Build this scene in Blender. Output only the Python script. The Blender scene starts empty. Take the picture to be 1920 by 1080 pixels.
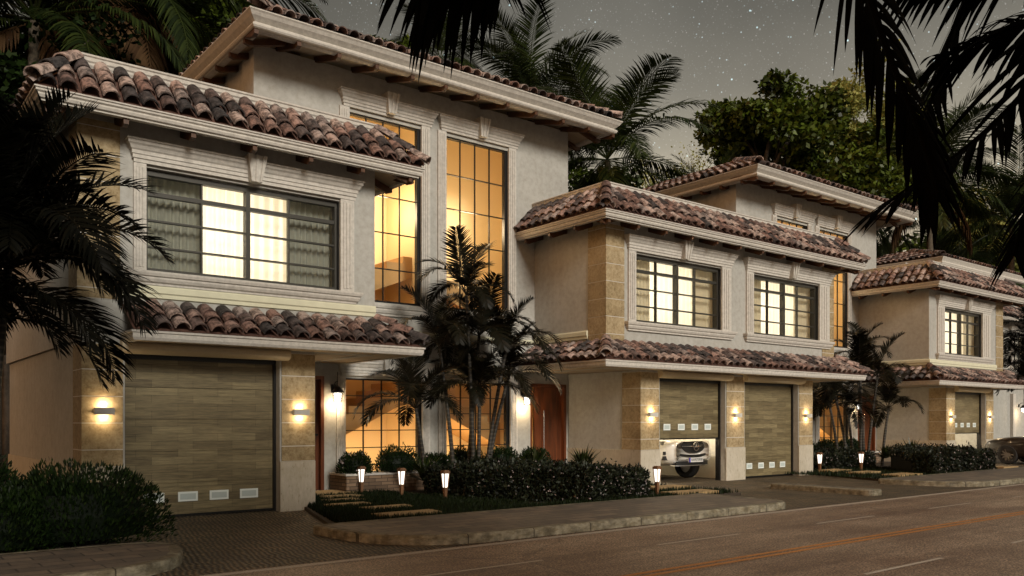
import bpy, math, random
from mathutils import Vector, Matrix
R = math.radians
rnd = random.Random(7)
S = bpy.context.scene
COL = S.collection

# ------------------------------------------------------------------ camera
cam = bpy.data.cameras.new("camera"); camo = bpy.data.objects.new("camera", cam); COL.objects.link(camo)
cam.sensor_width = 36; cam.lens = 36*1593/1920; cam.shift_y = (789-540)/1920
cam.clip_start = .05; cam.clip_end = 900
camo.location = (0, 0, 1.5); camo.rotation_euler = (R(90), 0, R(51.66-90))
S.camera = camo
S.view_settings.view_transform = 'Standard'; S.view_settings.look = 'None'
S.view_settings.gamma = 1; S.view_settings.exposure = 0
S.render.engine = 'CYCLES'
try:
    S.cycles.use_denoising = True; S.cycles.use_light_tree = True
    S.cycles.sample_clamp_indirect = 4; S.cycles.max_bounces = 6; S.cycles.transparent_max_bounces = 12
except Exception: pass

# ------------------------------------------------------------------ world: dusk sky with stars
W = bpy.data.worlds.new("World"); S.world = W; W.use_nodes = True
nt = W.node_tree; nt.nodes.clear(); L_ = nt.links.new
def wn(t, **k):
    n = nt.nodes.new(t)
    for a, v in k.items(): setattr(n, a, v)
    return n
out = wn('ShaderNodeOutputWorld'); bg = wn('ShaderNodeBackground'); L_(bg.outputs[0], out.inputs[0])
tc = wn('ShaderNodeTexCoord'); sep = wn('ShaderNodeSeparateXYZ'); L_(tc.outputs['Generated'], sep.inputs[0])
rp = wn('ShaderNodeValToRGB'); L_(sep.outputs['Z'], rp.inputs[0])
cr = rp.color_ramp; cr.elements[0].position = 0.0; cr.elements[0].color = (.62, .51, .35, 1)
cr.elements[1].position = 1.0; cr.elements[1].color = (.05, .048, .044, 1)
for p, c in ((.18, (.60, .50, .355, 1)), (.25, (.44, .385, .285, 1)), (.30, (.29, .262, .205, 1)), (.355, (.18, .167, .137, 1)), (.42, (.120, .114, .097, 1)), (.50, (.085, .082, .071, 1)), (.7, (.055, .053, .047, 1))):
    e = cr.elements.new(p); e.color = c
nz = wn('ShaderNodeTexNoise'); nz.inputs['Scale'].default_value = 3.2; nz.inputs['Detail'].default_value = 5
L_(tc.outputs['Generated'], nz.inputs['Vector'])
mr = wn('ShaderNodeMapRange'); mr.inputs[1].default_value = .3; mr.inputs[2].default_value = .7
mr.inputs[3].default_value = .72; mr.inputs[4].default_value = 1.3; L_(nz.outputs[0], mr.inputs[0])
mx = wn('ShaderNodeVectorMath', operation='SCALE'); L_(rp.outputs[0], mx.inputs[0]); L_(mr.outputs[0], mx.inputs['Scale'])
def stars(scale, rad, keep, gain, tint):
    v = wn('ShaderNodeTexVoronoi'); v.inputs['Scale'].default_value = scale; L_(tc.outputs['Generated'], v.inputs['Vector'])
    m = wn('ShaderNodeMapRange'); m.inputs[1].default_value = rad; m.inputs[2].default_value = 0
    m.inputs[3].default_value = 0; m.inputs[4].default_value = 1; L_(v.outputs['Distance'], m.inputs[0])
    s = wn('ShaderNodeSeparateColor'); L_(v.outputs['Color'], s.inputs[0])
    g = wn('ShaderNodeMath', operation='GREATER_THAN'); g.inputs[1].default_value = keep; L_(s.outputs[0], g.inputs[0])
    p = wn('ShaderNodeMath', operation='POWER'); p.inputs[1].default_value = 1.6; L_(m.outputs[0], p.inputs[0])
    q = wn('ShaderNodeMath', operation='MULTIPLY'); L_(g.outputs[0], q.inputs[0]); L_(p.outputs[0], q.inputs[1])
    b = wn('ShaderNodeMapRange'); b.inputs[3].default_value = .25*gain; b.inputs[4].default_value = gain; L_(s.outputs[1], b.inputs[0])
    q2 = wn('ShaderNodeMath', operation='MULTIPLY'); L_(q.outputs[0], q2.inputs[0]); L_(b.outputs[0], q2.inputs[1])
    c = wn('ShaderNodeVectorMath', operation='SCALE'); c.inputs[0].default_value = tint; L_(q2.outputs[0], c.inputs['Scale'])
    return c
# the glow stands behind the houses; the sky over the road side is dimmer
d2 = wn('ShaderNodeVectorMath', operation='DOT_PRODUCT'); d2.inputs[1].default_value = Vector((.62, .78, 0)); L_(tc.outputs['Generated'], d2.inputs[0])
m2_ = wn('ShaderNodeMapRange', interpolation_type='SMOOTHSTEP'); m2_.inputs[1].default_value = -.5; m2_.inputs[2].default_value = .55; m2_.inputs[3].default_value = .30; m2_.inputs[4].default_value = 1; L_(d2.outputs['Value'], m2_.inputs[0])
mz = wn('ShaderNodeVectorMath', operation='SCALE'); L_(mx.outputs[0], mz.inputs[0]); L_(m2_.outputs[0], mz.inputs['Scale'])
acc = mz
for a in ((170, .19, .72, .9, (.75, .95, 1.0)), (90, .13, .80, 1.7, (.7, 1.0, 1.05)), (260, .25, .45, .30, (1, .93, .9)), (420, .30, .40, .16, (.9, 1, 1))):
    st = stars(*a); ad = wn('ShaderNodeVectorMath', operation='ADD'); L_(acc.outputs[0], ad.inputs[0]); L_(st.outputs[0], ad.inputs[1]); acc = ad
# afterglow low in the sky up the street (towards -X)
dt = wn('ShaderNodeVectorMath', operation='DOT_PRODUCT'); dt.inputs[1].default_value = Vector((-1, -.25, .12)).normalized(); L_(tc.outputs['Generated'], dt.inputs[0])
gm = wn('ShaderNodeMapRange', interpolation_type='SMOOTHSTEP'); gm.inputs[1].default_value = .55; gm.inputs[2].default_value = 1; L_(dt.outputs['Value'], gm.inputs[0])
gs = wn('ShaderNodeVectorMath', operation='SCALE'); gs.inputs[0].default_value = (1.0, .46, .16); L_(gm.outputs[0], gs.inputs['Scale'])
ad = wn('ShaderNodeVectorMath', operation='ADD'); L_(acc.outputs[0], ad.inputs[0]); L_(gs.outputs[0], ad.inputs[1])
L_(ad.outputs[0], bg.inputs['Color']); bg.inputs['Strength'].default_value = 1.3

# ------------------------------------------------------------------ low soft dusk sun, in front of the houses
sun = bpy.data.lights.new("sun", 'SUN'); suno = bpy.data.objects.new("sun", sun); COL.objects.link(suno)
sun.energy = 3.1; sun.angle = R(18); sun.color = (1, .93, .82)
sd = Vector((math.sin(R(-7))*math.cos(R(25)), -math.cos(R(-7))*math.cos(R(25)), math.sin(R(25))))
suno.rotation_euler = sd.to_track_quat('Z', 'Y').to_euler(); suno.location = (5, -20, 15)

# ------------------------------------------------------------------ helpers
class MB:
    def __init__(s): s.v = []; s.f = []; s.t = []; s.tint = .5
    def face(s, pts, tint=None):
        i = len(s.v); s.v.extend(pts); s.f.append(tuple(range(i, i+len(pts)))); s.t.append(s.tint if tint is None else tint)
    def add(s, vs, fs, tint=None):
        i = len(s.v); s.v.extend(vs); t = s.tint if tint is None else tint
        for f in fs: s.f.append(tuple(i+k for k in f)); s.t.append(t)
    def box(s, x0, x1, y0, y1, z0, z1, tint=None):
        s.add([(x0,y0,z0),(x1,y0,z0),(x1,y1,z0),(x0,y1,z0),(x0,y0,z1),(x1,y0,z1),(x1,y1,z1),(x0,y1,z1)],
              [(0,3,2,1),(4,5,6,7),(0,1,5,4),(1,2,6,5),(2,3,7,6),(3,0,4,7)], tint)
        return s
    def hull(s, a, b, tint=None):          # two quads (4 pts each) joined
        s.add(list(a)+list(b), [(0,3,2,1),(4,5,6,7),(0,1,5,4),(1,2,6,5),(2,3,7,6),(3,0,4,7)], tint); return s
    def bar(s, p, q, w, h=None, up=(0,0,1), tint=None):
        h = h or w; p = Vector(p); q = Vector(q); d = (q-p).normalized(); u = Vector(up)
        a = d.cross(u)
        if a.length < 1e-4: a = d.cross(Vector((1,0,0)))
        a.normalize(); b = a.cross(d).normalized(); a = a*w/2; b = b*h/2
        s.hull([p-a-b, p+a-b, p+a+b, p-a+b], [q-a-b, q+a-b, q+a+b, q-a+b], tint); return s
    def tube(s, pts, rad, n=8, caps=True, tint=None):
        pts = [Vector(p) for p in pts]; rings = []; ref = Vector((0,0,1))
        for i, p in enumerate(pts):
            d = (pts[min(i+1,len(pts)-1)]-pts[max(i-1,0)]).normalized()
            a = d.cross(ref)
            if a.length < .05: a = d.cross(Vector((1,0,0)))
            a.normalize(); b = d.cross(a); r = rad[i] if isinstance(rad,(list,tuple)) else rad
            rings.append([p+a*(r*math.cos(2*math.pi*k/n))+b*(r*math.sin(2*math.pi*k/n)) for k in range(n)])
        vs = [v for rg in rings for v in rg]; fs = []
        for i in range(len(pts)-1):
            for k in range(n): fs.append((i*n+k, i*n+(k+1)%n, (i+1)*n+(k+1)%n, (i+1)*n+k))
        if caps: fs.append(tuple(range(n-1,-1,-1))); fs.append(tuple((len(pts)-1)*n+k for k in range(n)))
        s.add(vs, fs, tint); return s
    def lathe(s, c, prof, n=16, tint=None):  # prof: (r,z)
        vs = []; fs = []
        for r, z in prof:
            for k in range(n): vs.append((c[0]+r*math.cos(2*math.pi*k/n), c[1]+r*math.sin(2*math.pi*k/n), c[2]+z))
        for i in range(len(prof)-1):
            for k in range(n): fs.append((i*n+k, i*n+(k+1)%n, (i+1)*n+(k+1)%n, (i+1)*n+k))
        fs.append(tuple(range(n-1,-1,-1))); fs.append(tuple((len(prof)-1)*n+k for k in range(n)))
        s.add(vs, fs, tint); return s
    def prism(s, poly, axis, a, b, tint=None):  # 2-D polygon extruded along axis
        def P(u, v, w): return {'x':(w,u,v),'y':(u,w,v),'z':(u,v,w)}[axis]
        n = len(poly); vs = [P(u,v,a) for u,v in poly]+[P(u,v,b) for u,v in poly]
        fs = [tuple(range(n-1,-1,-1)), tuple(range(n,2*n))]+[(k,(k+1)%n,n+(k+1)%n,n+k) for k in range(n)]
        s.add(vs, fs, tint); return s
    def sweep(s, prof, path, tint=None):  # prof closed [(out,z)], outward = right of travel
        n = len(prof); m = len(path); vs = []
        for i, (x, y) in enumerate(path):
            ns = []
            if i > 0: dx, dy = x-path[i-1][0], y-path[i-1][1]; l = math.hypot(dx,dy); ns.append((dy/l,-dx/l))
            if i < m-1: dx, dy = path[i+1][0]-x, path[i+1][1]-y; l = math.hypot(dx,dy); ns.append((dy/l,-dx/l))
            if len(ns) == 2:
                bx, by = ns[0][0]+ns[1][0], ns[0][1]+ns[1][1]; k = 2/(bx*bx+by*by); nx, ny = bx*k, by*k
            else: nx, ny = ns[0]
            for o, z in prof: vs.append((x+nx*o, y+ny*o, z))
        fs = []
        for i in range(m-1):
            for k in range(n): fs.append((i*n+k, i*n+(k+1)%n, (i+1)*n+(k+1)%n, (i+1)*n+k))
        fs.append(tuple(range(n-1,-1,-1))); fs.append(tuple((m-1)*n+k for k in range(n)))
        s.add(vs, fs, tint); return s
    def wall(s, x0, x1, z0, z1, y, th, holes, axis='y'):
        xs = sorted({x0,x1}|{h[0] for h in holes}|{h[1] for h in holes}); zs = sorted({z0,z1}|{h[2] for h in holes}|{h[3] for h in holes})
        xs = [x for x in xs if x0 <= x <= x1]; zs = [z for z in zs if z0 <= z <= z1]
        def hole(a, b): return any(h[0] < a < h[1] and h[2] < b < h[3] for h in holes)
        for i in range(len(xs)-1):
            for j in range(len(zs)-1):
                a, b, c, d = xs[i], xs[i+1], zs[j], zs[j+1]
                if hole((a+b)/2, (c+d)/2): continue
                s.face([(a,y,c),(b,y,c),(b,y,d),(a,y,d)]); s.face([(a,y+th,d),(b,y+th,d),(b,y+th,c),(a,y+th,c)])
        for a, b, c, d in list(holes)+[(x0,x1,z0,z1)]:
            for p, q in (((a,c),(b,c)),((b,c),(b,d)),((b,d),(a,d)),((a,d),(a,c))):
                s.face([(p[0],y,p[1]),(q[0],y,q[1]),(q[0],y+th,q[1]),(p[0],y+th,p[1])])
        return s
    def build(s, name, mat, parent=None, smooth=False, loc=None):
        root = parent
        while root is not None and root.parent is not None: root = root.parent
        o = Vector(loc) if loc is not None else (root.location.copy() if root is not None else Vector((0,0,0)))
        me = bpy.data.meshes.new(name)
        me.from_pydata([(p[0]-o.x, p[1]-o.y, p[2]-o.z) for p in s.v], [], s.f)
        at = me.attributes.new('tint', 'FLOAT', 'FACE'); at.data.foreach_set('value', s.t)
        if smooth: me.polygons.foreach_set('use_smooth', [True]*len(me.polygons))
        me.materials.append(mat); me.update()
        ob = bpy.data.objects.new(name, me); COL.objects.link(ob)
        if parent is not None: ob.parent = parent
        elif loc is not None: ob.location = loc
        return ob
def tag(o, label=None, cat=None, group=None, kind=None):
    if label: o['label'] = label
    if cat: o['category'] = cat
    if group: o['group'] = group
    if kind: o['kind'] = kind
    return o
def thing(name, loc, label, cat, group=None):
    o = bpy.data.objects.new(name, None); COL.objects.link(o); o.location = loc; o.empty_display_size = .2
    return tag(o, label, cat, group)
def inst(src, name, parent, loc=(0,0,0), rot=(0,0,0), sc=1):
    o = bpy.data.objects.new(name, src if isinstance(src, bpy.types.Mesh) else src.data); COL.objects.link(o)
    o.parent = parent; o.location = loc; o.rotation_euler = rot; o.scale = (sc,sc,sc) if not isinstance(sc,(tuple,list)) else sc
    return o
def copy_thing(root, loc, rz, label):
    c = root.copy(); COL.objects.link(c); c.location = loc; c.rotation_euler = (0,0,rz); c['label'] = label
    for ch in list(root.children):
        if ch.type == 'LIGHT': continue
        d = ch.copy(); COL.objects.link(d); d.parent = c
        for g in list(ch.children):
            e = g.copy(); COL.objects.link(e); e.parent = d
    return c
def lamp(name, loc, power, color, radius=.05, parent=None):
    l = bpy.data.lights.new(name, 'POINT'); l.energy = power; l.color = color; l.shadow_soft_size = radius
    o = bpy.data.objects.new(name, l); COL.objects.link(o); o.location = loc
    if parent is not None: o.parent = parent; o.location = Vector(loc)-parent.location
    return o

# ------------------------------------------------------------------ materials
def mat(name):
    m = bpy.data.materials.new(name); m.use_nodes = True; n = m.node_tree; b = n.nodes['Principled BSDF']; return m, n, b
def node(n, t, **k):
    x = n.nodes.new(t)
    for a, v in k.items(): setattr(x, a, v)
    return x
def ramp(n, src, stops):
    r = node(n, 'ShaderNodeValToRGB'); n.links.new(src, r.inputs[0]); e = r.color_ramp.elements
    e[0].position, e[0].color = stops[0][0], (*stops[0][1], 1); e[1].position, e[1].color = stops[-1][0], (*stops[-1][1], 1)
    for p, c in stops[1:-1]: q = e.new(p); q.color = (*c, 1)
    return r
def noise(n, vec, scale, detail=4, rough=.6):
    x = node(n, 'ShaderNodeTexNoise'); x.inputs['Scale'].default_value = scale; x.inputs['Detail'].default_value = detail; x.inputs['Roughness'].default_value = rough
    n.links.new(vec, x.inputs['Vector']); return x
def mapping(n, vec, sc=(1,1,1), rot=(0,0,0), loc=(0,0,0)):
    x = node(n, 'ShaderNodeMapping'); x.inputs['Scale'].default_value = sc; x.inputs['Rotation'].default_value = rot; x.inputs['Location'].default_value = loc
    n.links.new(vec, x.inputs['Vector']); return x.outputs[0]
def bump(n, b, h, strength=.3, dist=.02):
    x = node(n, 'ShaderNodeBump'); x.inputs['Strength'].default_value = strength; x.inputs['Distance'].default_value = dist
    n.links.new(h, x.inputs['Height']); n.links.new(x.outputs[0], b.inputs['Normal']); return x
def mixc(n, f, a, b, mode='MIX'):
    x = node(n, 'ShaderNodeMix', data_type='RGBA', blend_type=mode)
    for s, v in ((x.inputs[0], f), (x.inputs[6], a), (x.inputs[7], b)):
        if isinstance(v, (int, float)): s.default_value = v
        elif isinstance(v, tuple): s.default_value = (*v, 1)
        else: n.links.new(v, s)
    return x.outputs[2]
def pos(n): return node(n, 'ShaderNodeNewGeometry').outputs['Position']
def attr(n, a='tint'):
    x = node(n, 'ShaderNodeAttribute', attribute_name=a); return x.outputs['Fac']

def simple(name, col, rough=.6, metal=0, noise_sc=0, amp=.15, bmp=0, bsc=60):
    m, n, b = mat(name); b.inputs['Roughness'].default_value = rough; b.inputs['Metallic'].default_value = metal
    b.inputs['Base Color'].default_value = (*col, 1)
    if noise_sc:
        x = noise(n, pos(n), noise_sc, 5); r = ramp(n, x.outputs[0], [(.3, tuple(c*(1-amp) for c in col)), (.7, tuple(min(1,c*(1+amp)) for c in col))])
        n.links.new(r.outputs[0], b.inputs['Base Color'])
    if bmp:
        y = noise(n, pos(n), bsc, 6); bump(n, b, y.outputs[0], bmp, .01)
    return m
def stucco(name, col):
    m, n, b = mat(name); p = pos(n); b.inputs['Roughness'].default_value = .92
    a = noise(n, p, .9, 5); c = noise(n, p, 9, 6, .7); st = noise(n, mapping(n, p, (6, 6, .5)), 1.0, 4)
    r1 = ramp(n, a.outputs[0], [(.25, tuple(x*.84 for x in col)), (.75, col)])
    r2 = ramp(n, c.outputs[0], [(.3, (.80,.79,.76)), (.6, (1,1,1))])
    r3 = ramp(n, st.outputs[0], [(.28, (.88,.86,.82)), (.55, (1,1,1))])
    q = mixc(n, 1, r1.outputs[0], r2.outputs[0], 'MULTIPLY'); q = mixc(n, .45, q, r3.outputs[0], 'MULTIPLY')
    n.links.new(q, b.inputs['Base Color'])
    f = noise(n, p, 130, 4); bump(n, b, f.outputs[0], .5, .006); return m
M = {}
M['stucco'] = stucco('stucco', (.445, .44, .41))
M['trim'] = simple('trim_stone', (.50, .475, .43), .85, 0, 14, .16, .5, 90)
M['cream'] = simple('cream_band', (.60, .59, .44), .8, 0, 6, .06, .2)
M['mortar'] = simple('mortar', (.62, .61, .58), .9)
def limestone():
    m, n, b = mat('limestone'); p = pos(n); b.inputs['Roughness'].default_value = .88
    a = noise(n, p, 16, 8, .75); c = noise(n, p, 3.2, 3); t = attr(n)
    r = ramp(n, a.outputs[0], [(.30, (.20,.145,.075)), (.46, (.37,.285,.165)), (.60, (.47,.385,.245)), (.8, (.55,.47,.33))])
    r2 = ramp(n, c.outputs[0], [(.3, (.72,.70,.66)), (.7, (1,1,1))]); r3 = ramp(n, t, [(0, (.80,.78,.72)), (1, (1.0,1.0,1.0))])
    q = mixc(n, 1, r.outputs[0], r2.outputs[0], 'MULTIPLY'); q = mixc(n, 1, q, r3.outputs[0], 'MULTIPLY')
    n.links.new(q, b.inputs['Base Color']); bump(n, b, a.outputs[0], .3, .01); return m
M['limestone'] = limestone()
def travertine():
    m, n, b = mat('travertine'); p = pos(n); b.inputs['Roughness'].default_value = .85
    a = noise(n, mapping(n, p, (30,30,9)), 1, 6, .7); c = noise(n, p, 2.5, 3)
    r = ramp(n, a.outputs[0], [(.30, (.24,.20,.14)), (.40, (.47,.43,.35)), (.7, (.56,.52,.44))]); r2 = ramp(n, c.outputs[0], [(.3, (.85,.83,.78)), (.7, (1,1,1))])
    n.links.new(mixc(n, 1, r.outputs[0], r2.outputs[0], 'MULTIPLY'), b.inputs['Base Color']); bump(n, b, a.outputs[0], .4, .01); return m
M['travertine'] = travertine()
def clay():
    m, n, b = mat('clay_tile'); p = pos(n); b.inputs['Roughness'].default_value = .8; t = attr(n)
    a = noise(n, p, 7, 8, .8); c = noise(n, p, 26, 5, .75)
    base = ramp(n, t, [(0, (.05,.045,.046)), (.22, (.11,.085,.08)), (.42, (.25,.145,.115)), (.62, (.36,.235,.195)), (.82, (.48,.37,.32)), (1, (.27,.225,.21))])
    st = ramp(n, a.outputs[0], [(.41, (.05,.05,.052)), (.49, (.40,.38,.37)), (.54, (1,1,1))])
    li = ramp(n, c.outputs[0], [(.63, (0,0,0)), (.72, (.8,.8,.8))])
    q = mixc(n, .85, base.outputs[0], st.outputs[0], 'MULTIPLY'); q = mixc(n, li.outputs[0], q, (.47,.42,.37))
    n.links.new(q, b.inputs['Base Color']); bump(n, b, c.outputs[0], .5, .015); return m
M['clay'] = clay()
M['deck'] = simple('roof_underlay', (.085, .04, .028), .9, 0, 12, .4)
def wood(name, c0, c1, sc=(2,30,30), rough=.55, spec=.3):
    m, n, b = mat(name); b.inputs['Roughness'].default_value = rough
    a = noise(n, mapping(n, pos(n), sc), 1.2, 7, .65); r = ramp(n, a.outputs[0], [(.3, c0), (.7, c1)]); n.links.new(r.outputs[0], b.inputs['Base Color']); bump(n, b, a.outputs[0], .2, .004); return m
M['rafter'] = wood('rafter_wood', (.035,.013,.004), (.10,.038,.011), (8,8,8))
M['doorwood'] = wood('door_wood', (.045,.012,.004), (.17,.045,.012), (10,10,1.0), .4)
M['stepwood'] = wood('garden_timber', (.10,.045,.02), (.22,.11,.05), (20,20,3))
def planks():
    m, n, b = mat('garage_planks'); p = pos(n); b.inputs['Roughness'].default_value = .5
    v = node(n, 'ShaderNodeSeparateXYZ'); n.links.new(p, v.inputs[0]); cb = node(n, 'ShaderNodeCombineXYZ')
    n.links.new(v.outputs[0], cb.inputs[0]); n.links.new(v.outputs[2], cb.inputs[1])
    br = node(n, 'ShaderNodeTexBrick'); n.links.new(cb.outputs[0], br.inputs['Vector']); br.offset = .37; br.offset_frequency = 2; br.squash = 1
    for k, x in (('Scale', 1), ('Brick Width', .62), ('Row Height', .118), ('Mortar Size', .0022), ('Mortar Smooth', .2), ('Bias', 0)): br.inputs[k].default_value = x
    br.inputs['Color1'].default_value = (.125,.100,.053,1); br.inputs['Color2'].default_value = (.215,.18,.10,1); br.inputs['Mortar'].default_value = (.06,.046,.022,1)
    g = noise(n, mapping(n, p, (2.2, 5, 34)), 1.5, 9, .75); r = ramp(n, g.outputs[0], [(.30, (.42,.39,.34)), (.48, (.86,.84,.80)), (.66, (1.35,1.3,1.22))])
    n.links.new(mixc(n, 1, br.outputs[0], r.outputs[0], 'MULTIPLY'), b.inputs['Base Color']); bump(n, b, g.outputs[0], .15, .003); return m
M['planks'] = planks()
M['black'] = simple('black_metal', (.012,.012,.012), .4, .3)
M['olive'] = simple('window_frame_metal', (.045,.043,.036), .45, .3)
M['housing'] = simple('roller_housing_paint', (.50,.42,.29), .5, 0, 20, .05)
M['vent'] = simple('vent_white', (.72,.78,.76), .5)
M['grey'] = simple('lamp_housing', (.55,.54,.50), .5)
M['steel'] = simple('steel', (.6,.6,.6), .25, 1)
M['soffit'] = simple('soffit_plaster', (.38,.31,.22), .9, 0, 3, .06)
M['rimgrey'] = simple('wheel_rim', (.22,.21,.20), .4, .6)
M['chrome'] = simple('chrome', (.8,.8,.8), .1, 1)
M['tyre'] = simple('tyre_rubber', (.015,.015,.015), .8)
def glass():
    m, n, b = mat('window_glass'); n.nodes.remove(b); o = n.nodes['Material Output']
    t = node(n, 'ShaderNodeBsdfTransparent'); g = node(n, 'ShaderNodeBsdfGlossy'); g.inputs['Roughness'].default_value = .03
    lw = node(n, 'ShaderNodeLayerWeight'); pw = node(n, 'ShaderNodeMath', operation='POWER'); pw.inputs[1].default_value = 4; n.links.new(lw.outputs['Facing'], pw.inputs[0]); f = node(n, 'ShaderNodeMath', operation='MULTIPLY_ADD'); f.inputs[1].default_value = .9; f.inputs[2].default_value = .05; n.links.new(pw.outputs[0], f.inputs[0]); x = node(n, 'ShaderNodeMixShader')
    t.inputs[0].default_value = (.93,.94,.92,1)
    n.links.new(f.outputs[0], x.inputs[0]); n.links.new(t.outputs[0], x.inputs[1]); n.links.new(g.outputs[0], x.inputs[2]); n.links.new(x.outputs[0], o.inputs[0]); return m
M['glass'] = glass()
def cloth(name, col, tr):
    m, n, b = mat(name); o = n.nodes['Material Output']; b.inputs['Base Color'].default_value = (*col,1); b.inputs['Roughness'].default_value = .9
    t = node(n, 'ShaderNodeBsdfTranslucent'); t.inputs[0].default_value = (*col,1); x = node(n, 'ShaderNodeMixShader'); x.inputs[0].default_value = tr
    n.links.new(b.outputs[0], x.inputs[1]); n.links.new(t.outputs[0], x.inputs[2]); n.links.new(x.outputs[0], o.inputs[0]); return m
M['sheer'] = cloth('sheer_curtain', (.95,.92,.84), .75)
M['drape_grey'] = cloth('grey_drape', (.27,.275,.235), .07)
M['drape_cream'] = cloth('cream_drape', (.60,.53,.39), .13)
def emit(name, col, s):
    m, n, b = mat(name); b.inputs['Base Color'].default_value = (*col,1); b.inputs['Emission Color'].default_value = (*col,1); b.inputs['Emission Strength'].default_value = s; return m
M['glow'] = emit('lamp_glow', (1,.90,.72), 5)
M['glow_white'] = emit('lantern_glow', (1,.95,.86), 3)
M['warmwall'] = simple('stair_wall_paint', (.86,.68,.40), .9)
M['stair'] = simple('stair_paint', (.50,.30,.12), .8)
M['roomwall'] = simple('room_wall_paint', (.80,.74,.62), .9)
M['garwall'] = simple('garage_wall_paint', (.80,.77,.68), .9, 0, 4, .05)
def asphalt():
    m, n, b = mat('asphalt'); p = pos(n); b.inputs['Roughness'].default_value = .52
    a = noise(n, p, 42, 3, .85); c = noise(n, p, .5, 6, .65); d = noise(n, p, 9, 5, .8)
    r = ramp(n, a.outputs[0], [(.39, (.05,.040,.031)), (.50, (.235,.188,.142)), (.60, (.60,.49,.38))])
    r2 = ramp(n, c.outputs[0], [(.30, (.55,.42,.36)), (.68, (1.2,1.12,1.05))]); r3 = ramp(n, d.outputs[0], [(.35, (.6,.58,.55)), (.65, (1.15,1.13,1.1))])
    q = mixc(n, 1, r.outputs[0], r2.outputs[0], 'MULTIPLY'); q = mixc(n, 1, q, r3.outputs[0], 'MULTIPLY')
    tr = noise(n, mapping(n, p, (.05, 1.1, 1)), 1.6, 3); r4 = ramp(n, tr.outputs[0], [(.36, (.70,.66,.64)), (.6, (1.1,1.1,1.1))]); q = mixc(n, 1, q, r4.outputs[0], 'MULTIPLY')
    wv = noise(n, p, 1.1, 4, .6); vo = node(n, 'ShaderNodeTexVoronoi', feature='DISTANCE_TO_EDGE'); vo.inputs['Scale'].default_value = .28; mxv = node(n, 'ShaderNodeMix', data_type='VECTOR'); mxv.inputs[0].default_value = .35; n.links.new(p, mxv.inputs[4]); n.links.new(wv.outputs['Color'], mxv.inputs[5]); n.links.new(mxv.outputs[1], vo.inputs['Vector'])
    r5 = ramp(n, vo.outputs['Distance'], [(.0, (.45,.42,.40)), (.012, (1,1,1))]); q = mixc(n, .7, q, r5.outputs[0], 'MULTIPLY')
    n.links.new(q, b.inputs['Base Color']); bump(n, b, a.outputs[0], .8, .012); return m
M['asphalt'] = asphalt()
def worn(name, col, thr=.42):
    m, n, b = mat(name); p = pos(n); b.inputs['Roughness'].default_value = .7
    a = noise(n, p, 38, 6, .8); r = ramp(n, a.outputs[0], [(thr-.06, tuple(x*.35 for x in col)), (thr+.06, col)]); n.links.new(r.outputs[0], b.inputs['Base Color']); return m
M['white_line'] = worn('worn_white_paint', (.46,.40,.33), .43); M['orange_line'] = worn('worn_orange_paint', (.46,.19,.04), .45)
def pavers():   # fan-like wavy stone setts
    m, n, b = mat('drive_setts'); p = pos(n); b.inputs['Roughness'].default_value = .7
    w = node(n, 'ShaderNodeTexWave', wave_type='BANDS', bands_direction='X'); n.links.new(mapping(n, p, (1,1,1), (0,0,R(12))), w.inputs['Vector'])
    w.inputs['Scale'].default_value = 5.2; w.inputs['Distortion'].default_value = 5.5; w.inputs['Detail'].default_value = 1.5; w.inputs['Detail Scale'].default_value = .9
    br = node(n, 'ShaderNodeTexBrick'); n.links.new(mapping(n, p, (1,1,1), (0,0,R(45))), br.inputs['Vector'])
    for k, x in (('Scale', 1), ('Brick Width', .2), ('Row Height', .1), ('Mortar Size', .006), ('Bias', 0)): br.inputs[k].default_value = x
    br.inputs['Color1'].default_value = (.055,.044,.030,1); br.inputs['Color2'].default_value = (.115,.09,.06,1); br.inputs['Mortar'].default_value = (.02,.017,.012,1)
    a = noise(n, p, 1.3, 5); r = ramp(n, w.outputs[0], [(.25, (.45,.42,.38)), (.8, (1.7,1.6,1.4))]); r2 = ramp(n, a.outputs[0], [(.3, (.6,.6,.6)), (.7, (1.25,1.2,1.1))])
    q = mixc(n, 1, br.outputs[0], r.outputs[0], 'MULTIPLY'); q = mixc(n, 1, q, r2.outputs[0], 'MULTIPLY')
    n.links.new(q, b.inputs['Base Color']); bump(n, b, w.outputs[0], .6, .02); return m
M['pavers'] = pavers()
def walk():
    m, n, b = mat('sidewalk_pavers'); p = pos(n); b.inputs['Roughness'].default_value = .65
    br = node(n, 'ShaderNodeTexBrick'); n.links.new(mapping(n, p, (1,1,1), (0,0,0), (.1,.1,0)), br.inputs['Vector']); br.offset = .5
    for k, x in (('Scale', 1), ('Brick Width', .46), ('Row Height', .23), ('Mortar Size', .010), ('Bias', 0)): br.inputs[k].default_value = x
    br.inputs['Color1'].default_value = (.105,.092,.078,1); br.inputs['Color2'].default_value = (.195,.160,.125,1); br.inputs['Mortar'].default_value = (.05,.045,.04,1)
    a = noise(n, p, 7, 6, .7); r = ramp(n, a.outputs[0], [(.3, (.65,.66,.68)), (.7, (1.2,1.12,1.02))])
    n.links.new(mixc(n, 1, br.outputs[0], r.outputs[0], 'MULTIPLY'), b.inputs['Base Color']); bump(n, b, br.outputs['Fac'], -.5, .01); return m
M['walk'] = walk()
M['kerb'] = simple('kerb_concrete', (.20,.18,.13), .85, 0, 9, .5, .5, 40)
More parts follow.
